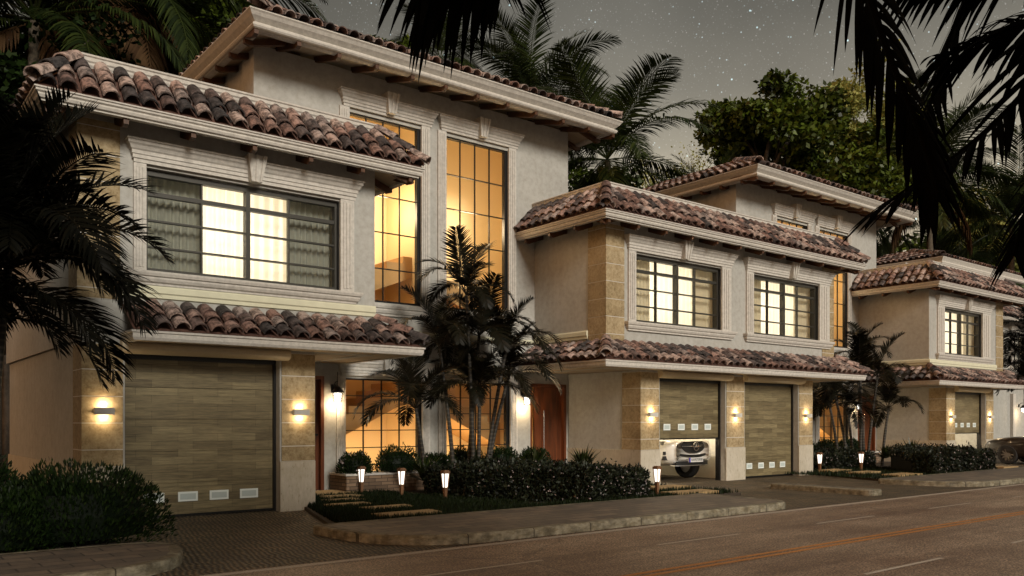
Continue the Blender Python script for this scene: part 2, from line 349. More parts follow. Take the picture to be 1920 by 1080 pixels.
def joints():
    n = M['kerb'].node_tree; b = n.nodes['Principled BSDF']; src = b.inputs['Base Color'].links[0].from_socket; x = node(n, 'ShaderNodeSeparateXYZ'); n.links.new(pos(n), x.inputs[0])
    f = node(n, 'ShaderNodeMath', operation='FRACT'); n.links.new(x.outputs[0], f.inputs[0]); r = ramp(n, f.outputs[0], [(.0, (.25,.23,.2)), (.014, (1,1,1))]); r.color_ramp.interpolation = 'CONSTANT'
    d = noise(n, mapping(n, pos(n), (3,3,9)), 1.5, 5, .7); r2 = ramp(n, d.outputs[0], [(.42, (.62,.58,.50)), (.56, (1,1,1))])
    q = mixc(n, 1, src, r.outputs[0], 'MULTIPLY'); q = mixc(n, 1, q, r2.outputs[0], 'MULTIPLY'); n.links.new(q, b.inputs['Base Color'])
joints()
M['soil'] = simple('soil', (.035,.025,.016), .95, 0, 8, .4, .6, 30)
M['slab'] = simple('sandstone_slab', (.34,.235,.11), .85, 0, 12, .25, .4, 50)
def leaf(name, c0, c1, rough=.5, tr=0, spec=.3):
    m, n, b = mat(name); b.inputs['Roughness'].default_value = rough; b.inputs['Specular IOR Level'].default_value = spec
    r = ramp(n, attr(n), [(0, c0), (1, c1)]); n.links.new(r.outputs[0], b.inputs['Base Color'])
    if tr:
        o = n.nodes['Material Output']; t = node(n, 'ShaderNodeBsdfTranslucent'); n.links.new(r.outputs[0], t.inputs[0]); x = node(n, 'ShaderNodeMixShader'); x.inputs[0].default_value = tr
        n.links.new(b.outputs[0], x.inputs[1]); n.links.new(t.outputs[0], x.inputs[2]); n.links.new(x.outputs[0], o.inputs[0])
    return m
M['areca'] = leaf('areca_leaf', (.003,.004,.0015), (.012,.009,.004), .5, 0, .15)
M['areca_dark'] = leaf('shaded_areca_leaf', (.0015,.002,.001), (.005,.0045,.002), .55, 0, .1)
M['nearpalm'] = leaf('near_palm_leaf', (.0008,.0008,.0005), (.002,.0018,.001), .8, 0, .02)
M['coco'] = leaf('coconut_leaf', (.006,.012,.003), (.032,.046,.010), .4, .15)
M['dry'] = leaf('dry_palm_leaf', (.035,.018,.008), (.08,.045,.02), .8, 0, .1)
M['bush'] = leaf('box_leaf', (.002,.006,.0015), (.014,.030,.005), .55, 0, .15)
M['hedge'] = leaf('hedge_leaf', (.002,.0035,.002), (.026,.034,.017), .5, 0, .25)
M['treeleaf'] = leaf('tree_leaf', (.003,.008,.0015), (.095,.135,.012), .45, .12)
M['paleleaf'] = leaf('pale_leaf', (.12,.15,.035), (.38,.37,.11), .7, .3)
M['grass'] = leaf('grass_blade', (.002,.005,.001), (.010,.019,.003), .6, 0, .15)
M['flower'] = simple('blossom', (.34,.29,.29), .8)
M['bark'] = simple('palm_bark', (.10,.08,.055), .9, 0, 14, .5, .6, 20)
M['barkdark'] = simple('tree_bark', (.075,.062,.048), .9, 0, 10, .4, .5, 20)
M['coconut'] = simple('coconut_husk', (.16,.15,.03), .6, 0, 8, .3)
def ringed():
    m, n, b = mat('ringed_stem'); p = pos(n); b.inputs['Roughness'].default_value = .7
    w = node(n, 'ShaderNodeTexWave', wave_type='BANDS', bands_direction='Z'); n.links.new(p, w.inputs['Vector']); w.inputs['Scale'].default_value = 3.6; w.inputs['Distortion'].default_value = .6
    r = ramp(n, w.outputs[0], [(.1, (.055,.045,.032)), (.35, (.016,.014,.010)), (1, (.010,.009,.006))]); n.links.new(r.outputs[0], b.inputs['Base Color']); return m
M['ringed'] = ringed()
def paint(name, col, metal=.2, rough=.3):
    m, n, b = mat(name); b.inputs['Base Color'].default_value = (*col,1); b.inputs['Metallic'].default_value = metal; b.inputs['Roughness'].default_value = rough; b.inputs['Coat Weight'].default_value = .6; b.inputs['Coat Roughness'].default_value = .06; return m
M['suv'] = paint('silver_white_paint', (.66,.63,.57), 0, .4); M['darkcar'] = paint('dark_brown_paint', (.012,.005,.003), 0, .4)
M['carglass'] = simple('car_glass', (.006,.006,.007), .3); M['headlamp'] = simple('headlamp_glass', (.22,.22,.21), .15, .2)
M['blue'] = simple('plate_blue', (.05,.04,.42), .5); M['plate'] = simple('plate_white', (.62,.62,.60), .5)
M['brick'] = None
def stackstone():
    m, n, b = mat('stacked_stone'); p = pos(n); b.inputs['Roughness'].default_value = .85
    v = node(n, 'ShaderNodeSeparateXYZ'); n.links.new(p, v.inputs[0]); ad = node(n, 'ShaderNodeMath', operation='ADD'); n.links.new(v.outputs[0], ad.inputs[0]); n.links.new(v.outputs[1], ad.inputs[1])
    cb = node(n, 'ShaderNodeCombineXYZ'); n.links.new(ad.outputs[0], cb.inputs[0]); n.links.new(v.outputs[2], cb.inputs[1])
    br = node(n, 'ShaderNodeTexBrick'); n.links.new(cb.outputs[0], br.inputs['Vector'])
    for k, x in (('Scale', 1), ('Brick Width', .28), ('Row Height', .07), ('Mortar Size', .006), ('Bias', 0)): br.inputs[k].default_value = x
    br.inputs['Color1'].default_value = (.10,.065,.04,1); br.inputs['Color2'].default_value = (.24,.16,.10,1); br.inputs['Mortar'].default_value = (.03,.02,.014,1)
    n.links.new(br.outputs[0], b.inputs['Base Color']); return m
M['brick'] = stackstone()

# ------------------------------------------------------------------ ground, road, pavements
def struct(mb, name, m): return tag(mb.build(name, m), kind='structure')
g = MB(); g.face([(-300,-300,-.03),(500,-300,-.03),(500,400,-.03),(-300,400,-.03)]); struct(g, 'ground', M['soil'])
g = MB(); g.face([(-80,-9,0),(260,-9,0),(260,8.36,0),(-80,8.36,0)]); road = struct(g, 'road', M['asphalt'])
g = MB(); g.face([(-80,8.18,.004),(260,8.18,.004),(260,8.29,.004),(-80,8.29,.004)]); struct(g, 'edge_line', M['white_line'])
g = MB()
for y in (5.59, 5.72): g.face([(-80,y,.004),(260,y,.004),(260,y+.07,.004),(-80,y+.07,.004)])
struct(g, 'centre_line', M['orange_line'])
g = MB()
for y in (6.93, 4.34):
    for k in range(-4, 40): x = .9+3.42*k + (.1 if y < 5 else 0); g.face([(x,y,.004),(x+1.6,y,.004),(x+1.6,y+.05,.004),(x,y+.05,.004)])
struct(g, 'lane_dashes', M['white_line'])
g = MB(); g.face([(-30,8.36,.003),(120,8.36,.003),(120,21,.003),(-30,21,.003)]); struct(g, 'driveway', M['pavers'])
def rpoly(pts, r, n=8):      # rounded polygon; r per vertex
    out = []
    for i, p in enumerate(pts):
        a = Vector(pts[i-1]); b = Vector(p); c = Vector(pts[(i+1)%len(pts)]); rr = r[i]
        if rr == 0: out.append(tuple(b)); continue
        u = (a-b).normalized(); v = (c-b).normalized(); s0 = b+u*rr; s1 = b+v*rr
        for k in range(n+1): t = k/n; q = s0*(1-t)**2+b*2*t*(1-t)+s1*t*t; out.append(tuple(q))
    return out
def inset(poly, d):
    n = len(poly); o = []
    for i in range(n):
        a, b, c = poly[i-1], poly[i], poly[(i+1)%n]
        e1 = Vector((b[0]-a[0], b[1]-a[1])); e2 = Vector((c[0]-b[0], c[1]-b[1]))
        if e1.length < 1e-6: e1 = e2
        if e2.length < 1e-6: e2 = e1
        n1 = Vector((-e1.y, e1.x)).normalized(); n2 = Vector((-e2.y, e2.x)).normalized(); m_ = n1+n2; k = 2/max(m_.length_squared, .4)
        o.append((b[0]+m_.x*k*d/1, b[1]+m_.y*k*d/1))
    return o
def pavement(poly):
    z = .12; inn = inset(poly, .13); k = MB(); n = len(poly)
    for i in range(n):
        a, b, c, d = poly[i], poly[(i+1)%n], inn[(i+1)%n], inn[i]; e = .02
        a2 = (a[0]*.985+d[0]*.015, a[1]*.985+d[1]*.015); b2 = (b[0]*.985+c[0]*.015, b[1]*.985+c[1]*.015)
        k.face([(*a,-.02),(*b,-.02),(*b,z-e),(*a,z-e)]); k.face([(*a,z-e),(*b,z-e),(*(Vector(b)+(Vector(c)-Vector(b))*.15),z),(*(Vector(a)+(Vector(d)-Vector(a))*.15),z)])
        k.face([(*(Vector(a)+(Vector(d)-Vector(a))*.15),z),(*(Vector(b)+(Vector(c)-Vector(b))*.15),z),(*c,z),(*d,z)])
    struct(k, 'kerb', M['kerb']); w = MB(); w.face([(*p, z-.004) for p in inn]); struct(w, 'pavement', M['walk'])
pavement(rpoly([(-30,8.4),(2.95,8.4),(2.95,10.25),(-30,10.25)], [0,1.5,.5,0]))
pavement(rpoly([(5.0,8.4),(12.9,8.4),(12.9,10.5),(4.9,10.5)], [1.5,.6,.1,.1]))
pavement(rpoly([(19.6,8.4),(60,8.4),(60,10.5),(19.4,10.5)], [1.5,0,0,.1]))
pavement(rpoly([(16.1,8.8),(16.55,8.8),(16.55,11.2),(16.1,11.2)], [.15,.15,.1,.1], 4))
def bed(poly, z=.06):
    b = MB(); b.prism(poly, 'z', -.02, z); struct(b, 'planting_bed', M['soil'])
bed([(5.25,10.53),(14.2,10.53),(14.25,15.78),(6.35,15.78),(6.1,13.3)])
bed([(20.1,10.53),(29.1,10.53),(29.1,15.78),(21.3,15.78),(21.1,13.3)])
bed([(-30,10.28),(2.6,10.28),(2.6,13.3),(2.6,20),(-30,20)])

# ------------------------------------------------------------------ roof tiles
def tile(mb, P, U, V, N, ln, r0, r1, th=.018, tint=None, n=7):
    vs = []; tt = rnd.random() if tint is None else tint
    for (v, r) in ((0, r0), (ln, r1)):
        for rr in (r, r-th):
            for k in range(n+1):
                a = math.pi*k/n; vs.append(P+V*v+U*(-rr*math.cos(a))+N*(rr*.95*math.sin(a)+(.03 if v == 0 else 0)))
    m = n+1; fs = []
    for k in range(n):
        fs.append((k, k+1, 2*m+k+1, 2*m+k)); fs.append((m+k+1, m+k, 3*m+k, 3*m+k+1)); fs.append((k+1, k, m+k, m+k+1))
    fs.append((0, 2*m, 3*m, m)); fs.append((n, m+n, 3*m+n, 2*m+n))
    mb.add(vs, fs, tt)
def tiles_plane(mb, P0, U, V, width, slope, clip=None, pitch=.262, row=.335):
    P0, U, V = Vector(P0), Vector(U).normalized(), Vector(V).normalized(); N = U.cross(V)
    if N.z < 0: N = -N
    nc = max(1, round(width/pitch)); pt = width/nc; nr = max(1, math.ceil((slope-.05)/row)); rw = (slope-.02)/nr
    for i in range(nc):
        u = (i+.5)*pt
        for j in range(nr):
            v = j*rw
            if clip and not clip(u, v+rw*.45): continue
            ju = rnd.uniform(-.016,.016); jv = rnd.uniform(-.02,.012) if j else rnd.uniform(-.03,.01)
            tw = rnd.uniform(-.05,.05); V2 = (V+U*tw).normalized()
            ln = min(rw*1.22, slope-v+.02)
            tile(mb, P0+U*(u+ju)+V*(v+jv)+N*(.012+.012*(j%2)), U, V2, N, ln, pt*.44, pt*.37)
def hipline(mb, A, B, r=.13, row=.36):
    A, B = Vector(A), Vector(B); V = (B-A).normalized(); L = (B-A).length; U = V.cross(Vector((0,0,1))).normalized(); N = U.cross(V)
    if N.z < 0: N = -N
    n = max(1, round(L/row))
    for k in range(n): tile(mb, A+V*(k*L/n-.03)+N*.05, U, V, N, L/n*1.15, r, r*.82, n=8)
def hip_roof(root, name, xl, xr, yf, yb, run, z0, z1, left=True, right=True, deck=True):
    """eave rectangle xl..xr at front yf, going back to yb; run = plan depth of slope"""
    sl = math.hypot(run, z1-z0); mb = MB(); Wd = xr-xl
    clipF = lambda u, v: (not left or u > run*v/sl+.02) and (not right or u < Wd-run*v/sl-.02)
    tiles_plane(mb, (xl,yf,z0), (1,0,0), (0,run,z1-z0), Wd, sl, clipF)
    D = yb-yf
    if left: tiles_plane(mb, (xl,yf,z0), (0,1,0), (run,0,z1-z0), D, sl, lambda u, v: u > run*v/sl+.02)
    if right: tiles_plane(mb, (xr,yf,z0), (0,1,0), (-run,0,z1-z0), D, sl, lambda u, v: u > run*v/sl+.02)
    if left: hipline(mb, (xl,yf,z0+.03), (xl+run,yf+run,z1+.03))
    if right: hipline(mb, (xr,yf,z0+.03), (xr-run,yf+run,z1+.03))
    o = mb.build(name, M['clay'], root, smooth=False)
    d = MB(); a = run if left else 0; b = run if right else 0; e = -.012
    d.face([(xl,yf,z0+e),(xr,yf,z0+e),(xr-b,yf+run,z1+e),(xl+a,yf+run,z1+e)])
    if left: d.face([(xl,yf,z0+e),(xl+run,yf+run,z1+e),(xl+run,yb,z1+e),(xl,yb,z0+e)])
    if right: d.face([(xr,yf,z0+e),(xr,yb,z0+e),(xr-run,yb,z1+e),(xr-run,yf+run,z1+e)])
    d.build('roof_deck', M['deck'], root)
    return o

# ------------------------------------------------------------------ building pieces
Y = 13.35; YT = 15.8
HEAD = [(0,0),(0,.05),(.02,.06),(.02,.11),(.035,.12),(.035,.17),(.055,.19),(.075,.235),(.10,.26),(.10,.30),(.12,.305),(.12,.33),(-.03,.33),(-.03,0)]
def umould(mb, x0, x1, y, z, prof, t0=.06):
    mb.sweep([(o,z+h) for o,h in prof], [(x0,y+.005),(x0,y-t0),(x1,y-t0),(x1,y+.005)]); mb.box(x0+.002,x1-.002,y-t0+.002,y+.003,z+.003,z+prof[-2][1]-.004)
SILL = [(0,0),(0,.03),(.03,.05),(.05,.09),(.05,.12),(.075,.13),(.09,.17),(.09,.20),(-.03,.20),(-.03,0)]
def keystone(p, x, y, z0, z1, w=.155):
    k = MB(); n = 5
    for i in range(n):
        a0 = -w*.55+2*w*.55*i/n; a1 = a0+2*w*.55/n; b0 = -w+2*w*i/n; b1 = b0+2*w/n; pr = .20 + (.02 if i % 2 == 0 else 0)
        k.hull([(x+a0,y-pr+.03,z0),(x+a1,y-pr+.03,z0),(x+a1,y,z0),(x+a0,y,z0)], [(x+b0,y-pr-.03,z1),(x+b1,y-pr-.03,z1),(x+b1,y,z1),(x+b0,y,z1)])
    return k.build('keystone', M['trim'], p)
def pilaster(mb, x0, x1, y, z0, z1):
    w = x1-x0; mb.box(x0,x1,y-.05,y+.003,z0,z1)
    for k in range(3): a = x0+w*(.18+.24*k); mb.box(a,a+w*.14,y-.066,y-.049,z0+.06,z1-.06)
def drape(mb, x0, x1, y, z0, z1, wl=.11, amp=.03):
    n = max(6, int((x1-x0)/.022)); pr = None
    for k in range(n+1):
        x = x0+(x1-x0)*k/n; yy = y+amp*math.sin(2*math.pi*(x-x0)/wl+.6*math.sin(5*x))
        if pr: mb.face([(pr[0],pr[1],z0),(x,yy,z0),(x,yy,z1),(pr[0],pr[1],z1)])
        pr = (x,yy)
def bedroom_window(root, sx0, sx1, gx0, gx1, y=Y, z0=3.76, z1=5.27, drapes='cream', lampx=None):
    w = MB(); w.face([(gx0,y+.13,z0),(gx1,y+.13,z0),(gx1,y+.13,z1),(gx0,y+.13,z1)])
    fr = MB(); t = .05
    for a, b in ((gx0,gx0+t),(gx1-t,gx1)): fr.box(a,b,y+.08,y+.19,z0,z1)
    fr.box(gx0+t,gx1-t,y+.08,y+.19,z0,z0+.045); fr.box(gx0+t,gx1-t,y+.08,y+.19,z1-.07,z1)
    W_ = gx1-gx0; m1 = gx0+W_*.272; mc = gx0+W_*.502; m2 = gx0+W_*.725
    if drapes == 'cream': m1, mc, m2 = gx0+W_*.27, gx0+W_*.50, gx0+W_*.72
    fr.box(mc-.035,mc+.035,y+.07,y+.20,z0+.045,z1-.07)
    for m_ in (m1,m2): fr.box(m_-.014,m_+.014,y+.10,y+.17,z0+.045,z1-.07)
    zs = [z0+(z1-z0)*f for f in (.245,.51,.775)]
    for i, z in enumerate(zs): h = .032 if i == 2 else .013; fr.box(gx0+t,gx1-t,y+.095,y+.175,z-h,z+h)
    jb = MB(); jb.box(gx1-.014,gx1-.002,y+.004,y+.079,z0+.002,z1-.002); jb.box(gx1-.014,gx1-.002,y+.191,y+.248,z0,z1)
    win = fr.build('window', M['olive'], root); jb.build('jamb_lining', M['black'], win); w.build('pane', M['glass'], win)
    s = MB(); umould(s, sx0+.10, sx1-.10, y, z1+.06, HEAD); s.build('lintel', M['trim'], win)
    for a_, b_ in ((sx0+.10, gx0), (gx1, sx1-.12)): s = MB(); pilaster(s, a_, b_, y, z0-.03, z1+.055); s.build('surround_pilaster', M['trim'], win)
    s = MB(); umould(s, sx0+.08, sx1-.08, y, z0-.23, SILL, .05); s.build('sill', M['trim'], win)
    keystone(win, (sx0+sx1)/2+.0, y, z1+.05, z1+.46)
    dm = M['drape_grey'] if drapes == 'grey' else M['drape_cream']
    for a_, b_ in (((gx0-.05, m1+.09), (m2+.10, gx1+.2)) if drapes == 'grey' else ((gx0-.05, gx0+W_*.20+.27), (gx0+W_*.70+.27, gx1+.38))): c = MB(); drape(c, a_, b_, y+.36, z0-.1, z1+.1); c.build('drape', dm, win)
    c = MB(); drape(c, gx0-.1, gx1+.42, y+.46, z0-.1, z1+.1, .16, .035); c.build('sheer', M['sheer'], win)
    # the room behind, with a lamp
    r = MB(); a, b, c0, d, e, f = gx0-.25, gx1+.45, y+.27, y+2.2, z0-.5, z1+.45
    r.face([(a,d,e),(b,d,e),(b,d,f),(a,d,f)]); r.face([(a,c0,e),(a,d,e),(a,d,f),(a,c0,f)]); r.face([(b,c0,e),(b,d,e),(b,d,f),(b,c0,f)]); r.face([(a,c0,e),(b,c0,e),(b,d,e),(a,d,e)]); r.face([(a,c0,f),(b,c0,f),(b,d,f),(a,d,f)])
    r.build('room', M['roomwall'], root)
    return win
def tall_grid(root, x0, x1, y, z0, z1, nc, rows, name='window', fr=.045):
    f = MB(); f.box(x0,x0+.025,y+.03,y+.13,z0,z1); f.box(x1-.075,x1-.001,y+.03,y+.13,z0,z1); f.box(x0+.025,x1-.075,y+.03,y+.13,z1-.03,z1); f.box(x0+.025,x1-.075,y+.03,y+.13,z0,z0+.045); f.box(x1-.012,x1-.002,y+.003,y+.029,z0+.002,z1-.002)
    for k in range(1, nc): x = x0+.03+(x1-x0-.12)*k/nc; f.box(x-.009,x+.009,y+.05,y+.09,z0+.045,z1-.03)
    for z in rows:
        if z0+.1 < z < z1-.1: f.box(x0+.025,x1-.075,y+.045,y+.095,z-.009,z+.009)
    w = f.build(name, M['black'], root); p = MB(); p.face([(x0+.02,y+.07,z0+.03),(x1-.07,y+.07,z0+.03),(x1-.07,y+.07,z1-.02),(x0+.02,y+.07,z1-.02)]); p.build('pane', M['glass'], w); return w
def quoins(root, x0, x1, z0, z1, y=Y, side=0, h=.388, first=None):
    """limestone blocks on a front corner from x0 to x1; side = return depth on the -X face"""
    b = MB(); m = MB(); z = z0; pr = .014
    m.box(x0-(pr-.004 if side else 0), x1+.0, y-pr+.005, y+.02, z0, z1)
    if side: m.box(x0-pr+.005, x0+.02, y, y+side, z0, z1)
    k = 0
    while z < z1-.03:
        hh = (first if (k == 0 and first) else h); zt = min(z+hh, z1); tn = rnd.random()
        b.box(x0-(pr if side else 0), x1, y-pr, y+.01, z+.006, zt-.006, tn)
        if side: b.box(x0-pr+.001, x0+.01, y+.0105, y+side, z+.006, zt-.006, rnd.random())
        z = zt; k += 1
    q = b.build('quoin', M['limestone'], root); m.build('mortar', M['mortar'], q); return q
def garage_door(root, x0, x1, raised=0.0, y=Y+.2):
    zt = 2.46; zb = .02+raised
    d = MB(); d.box(x0+.04,x1-.04,y+.012,y+.05,zb+.03,zt+.1)
    zz = zb+.03
    while zz < zt: d.box(x0+.042,x1-.042,y,y+.0115,zz+.004,min(zz+.486,zt+.09)); zz += .49
    dr = d.build('garage_door', M['planks'], root)
    f = MB(); f.box(x0+.04,x1-.04,y-.006,y+.056,zb,zb+.03); f.build('bottom_seal', M['black'], dr)
    for k in range(4):
        c = x0+.22+(x1-x0-.44)*(k+.5)/4+(.02 if k else 0); z = zb+.30; w = .30 if x1 < 8 else .24
        v = MB(); v.box(c-w/2,c+w/2,y-.012,y-.001,z-.075,z+.075); vo = v.build('vent', M['vent'], dr)
        s = MB(); s.box(c-w/2+.03,c+w/2-.03,y-.0135,y-.011,z-.045,z+.045); s.build('vent_grille', simpleg, vo)
    fr = MB(); fr.box(x0,x0+.04,y-.05,y+.08,0,zt+.1); fr.box(x1-.04,x1,y-.05,y+.08,0,zt+.1); fr.box(x0+.04,x1-.04,y-.052,y-.01,zt-.03,zt+.1); fr.build('garage_frame', M['black'], root)
    h = MB(); pr = [(0,0)]; n = 8
    prof = [(-.002,2.49)]+[(-.15*math.sin(math.pi*k/n)-.02, 2.49+.10-.10*math.cos(math.pi*k/n)) for k in range(n+1)]+[(-.002,2.69)]
    h.prism([(Y+a, z) for a, z in prof], 'x', x0-.07, x1+.13); h.build('roller_housing', M['housing'], root)
simpleg = simple('vent_louvre', (.45,.52,.51), .6)
def rafter_row(root, pts, L, d, zo, slope, w=.07, h=.13):
    """pts outer ends, d unit inward direction"""
    mb = MB(); D = Vector((d[0],d[1],0)); P = Vector((0,0,0)); q = P+D*L+Vector((0,0,L*slope)); s_ = Vector((-d[1],d[0],0))*w/2; up = Vector((0,0,h)); nose = D*.05
    mb.hull([P-s_+Vector((0,0,.03))-nose*0, P+s_+Vector((0,0,.03)), P+s_+up, P-s_+up], [P-s_+D*.10, P+s_+D*.10, P+s_+D*.10+up, P-s_+D*.10+up])
    a = P+D*.10; mb.hull([a-s_, a+s_, a+s_+up, a-s_+up], [q-s_, q+s_, q+s_+up, q-s_+up])
    src = None
    mb.v = [Vector(v)+root.location for v in mb.v]
    for p in pts:
        if src is None: src = mb.build('rafter', M['rafter'], root); o = src
        else: o = inst(src, 'rafter', root)
        o.location = Vector((p[0],p[1],zo))-root.location
    return
def block(root, ux0, ux1, lx0, lx1, openings, wins, left_side=True, front_band=True, side_band=True, quoin_l=True, quoin_r=False, yb=20, pent_left=True, drapes='cream'):
    """front wing: garage below, bedrooms above"""
    yl = yb if ux0 < 5 else YT-.004      # the wing's left side ends at the neighbour's stair wing
    # upper walls
    w = MB(); w.wall(ux0, ux1, 2.66, 6.05, Y, .25, [(g0,g1,3.74,5.29) for _,_,g0,g1 in wins])
    w.box(ux0, ux0+.2, Y+.25, yl, 2.66, 6.05); w.box(ux1-.2, ux1, Y+.25, YT, 2.66, 6.05); w.box(ux0+.2,ux1-.2,Y+.25,YT-.01,2.9,3.0)
    if ux0 < 5: w.box(ux0+.2,ux1-1.25,yb-.2,yb,2.66,6.05)
    w.build('upper_wall', M['stucco'], root)
    for sx0, sx1, g0, g1 in wins: bedroom_window(root, sx0, sx1, g0, g1, drapes=drapes)
    # lower walls
    w = MB(); w.wall(lx0, lx1, 0, 2.66, Y, .3, [(a,b,0.001,2.56) for a,b,_ in openings])
    w.box(lx0, lx0+.2, Y+.3, yb, 0, 2.655); w.box(lx1-.2, lx1, Y+.3, yb, 0, 2.655); w.build('lower_wall', M['stucco'], root)
    edges = [lx0]+[v for a,b,_ in openings for v in (a,b)]+[lx1]
    for i in range(0, len(edges), 2):
        a, b = edges[i], edges[i+1]; a2 = a; b2 = b
        quoins(root, a2+(0 if i == 0 else .03), b2-.03 if i < len(edges)-2 else b2, .83, 2.62, side=.57 if i == 0 else 0, first=.25)
        bs = MB(); bs.box(a-(.03 if i == 0 else 0), b, Y-.03, Y+.01, .0, .825)
        if i == 0: bs.box(lx0-.03, lx0+.01, Y+.011, yb if ux0 < 5 else YT, 0, .825)
        bs.build('base_course', M['travertine'], root)
    for a, b, raised in openings: garage_door(root, a, b, raised)
    # quoins above
    if quoin_l: quoins(root, ux0, ux0+.56, 3.27, 5.85, side=.56 if left_side else .3, first=.15)
    if quoin_r: quoins(root, ux1-.60, ux1, 3.27, 5.85, first=.15)
    # string course
    band = [(0,3.33),(.03,3.345),(.03,3.40),(.05,3.42),(.05,3.50),(.035,3.53),(-.02,3.53),(-.02,3.33)]
    m = MB()
    if front_band: m.sweep(band, [(ux0+(.57 if quoin_l else -.0), Y),(ux1-(.61 if quoin_r else 0), Y)] if not (side_band and not quoin_l) else [(ux0, YT),(ux0, Y),(ux1-(.61 if quoin_r else 0), Y)])
    if side_band and quoin_l: m.sweep(band, [(ux0, YT),(ux0, Y+.57)])
    if m.v: m.build('string_course', M['cream'], root)
    # upper eave
    o = .65; z = 5.95; C = [(0,z),(0,z-.02),(-.02,z-.03),(-.02,z-.055),(-.05,z-.075),(-.035,z-.10),(-.05,z-.135),(-.085,z-.15),(-.085,z-.17),(-.18,z-.17),(-.18,z)]
    m = MB(); m.sweep(C, [(ux0-o,yl),(ux0-o,Y-o),(ux1+o,Y-o),(ux1+o,YT-.004)]); m.build('eave_cornice', M['trim'], root)
    i_ = .16; sl = .30
    m = MB(); zs = z-.13
    def sof(o1): return zs+(o-i_-o1)*sl*(-1)
    a = o-i_; zi = zs+a*sl
    m.face([(ux0-a,Y-a,zs),(ux1+a,Y-a,zs),(ux1,Y,zi),(ux0,Y,zi)]); m.face([(ux0-a,Y-a,zs),(ux0,Y,zi),(ux0,yl,zi),(ux0-a,yl,zs)]); m.face([(ux1+a,Y-a,zs),(ux1+a,YT,zs),(ux1,YT,zi),(ux1,Y,zi)])
    m.build('soffit', M['soffit'], root)
    n = max(3, round((ux1-ux0+.8)/.93)); xs = [ux0-.42+(ux1-ux0+.84)*k/n for k in range(n+1)]
    rafter_row(root, [(x, Y-o+.12) for x in xs], .56, (0,1), z-.275, sl)
    ys = [Y-.40+.85*k for k in range(4)] if ux0 > 5 else [Y-.40]
    if left_side: rafter_row(root, [(ux0-o+.12, y_) for y_ in ys], .56, (1,0), z-.275, sl)
    rafter_row(root, [(ux1+o-.12, y_) for y_ in [Y-.42+.75*k for k in range(4)]], .56, (-1,0), z-.275, sl)
    hip_roof(root, 'tile_roof', ux0-o+.03, ux1+o-.03, Y-o+.03, YT-.01, .62, 5.97, 6.60)
    T = [(.05,6.60),(.05,6.63),(.07,6.65),(.07,6.70),(.09,6.715),(.09,6.74),(-.15,6.74),(-.15,6.56),(.03,6.56)]
    m = MB(); m.sweep(T, [(ux0,yl),(ux0,Y),(ux1,Y),(ux1,YT-.004)]); m.build('parapet_trim', M['trim'], root)
    m = MB(); m.box(ux0+.1,ux1-.1,Y+.1,YT-.02,6.05,6.62); m.build('roof_slab', M['deck'], root)
    # lower pent roof
    z = 2.79; C = [(0,z),(0,z-.03),(-.02,z-.04),(-.02,z-.10),(-.04,z-.14),(-.14,z-.14),(-.14,z)]
    x0 = ux0-o if pent_left else ux0+.56; path = [(ux0-o,YT)]*bool(pent_left)+[(x0,Y-o),(ux1+o,Y-o),(ux1+o,YT)]
    if not pent_left: path = [(x0,Y)]+path
    m = MB(); m.sweep(C, path); m.build('pent_cornice', M['trim'], root)
    m = MB(); m.face([(x0+.1,Y-o+.1,2.665),(ux1+o-.1,Y-o+.1,2.665),(ux1+o-.1,YT,2.665),(x0+.1,YT,2.665)]); m.build('pent_soffit', M['soffit'], root)
    hip_roof(root, 'pent_tiles', x0+.03, ux1+o-.03, Y-o+.03, YT, .62, 2.81, 3.23, left=pent_left)
    # garage interiors
    ys = Y+.3
    for gi, (a, b, raised) in enumerate(openings):
        if raised <= 0: continue
        r = MB(); A, B, Dd, Hh = a-.3, b+.5, 19.4, 2.64
        r.face([(A,ys,.006),(A,Dd,.006),(A,Dd,Hh),(A,ys,Hh)]); r.face([(B,ys,.006),(B,Dd,.006),(B,Dd,Hh),(B,ys,Hh)]); r.face([(A,Dd,.006),(B,Dd,.006),(B,Dd,Hh),(A,Dd,Hh)]); r.face([(A,ys,Hh),(B,ys,Hh),(B,Dd,Hh),(A,Dd,Hh)])
        r.build('garage_interior', M['garwall'], root)
        lamp('garage_lamp', ((a+b)/2, 14.15, 2.5), 85, (1,.86,.66), .15, root); lamp('garage_lamp', ((a+b)/2+.2, 16.5, 2.5), 380, (1,.86,.66), .2, root)

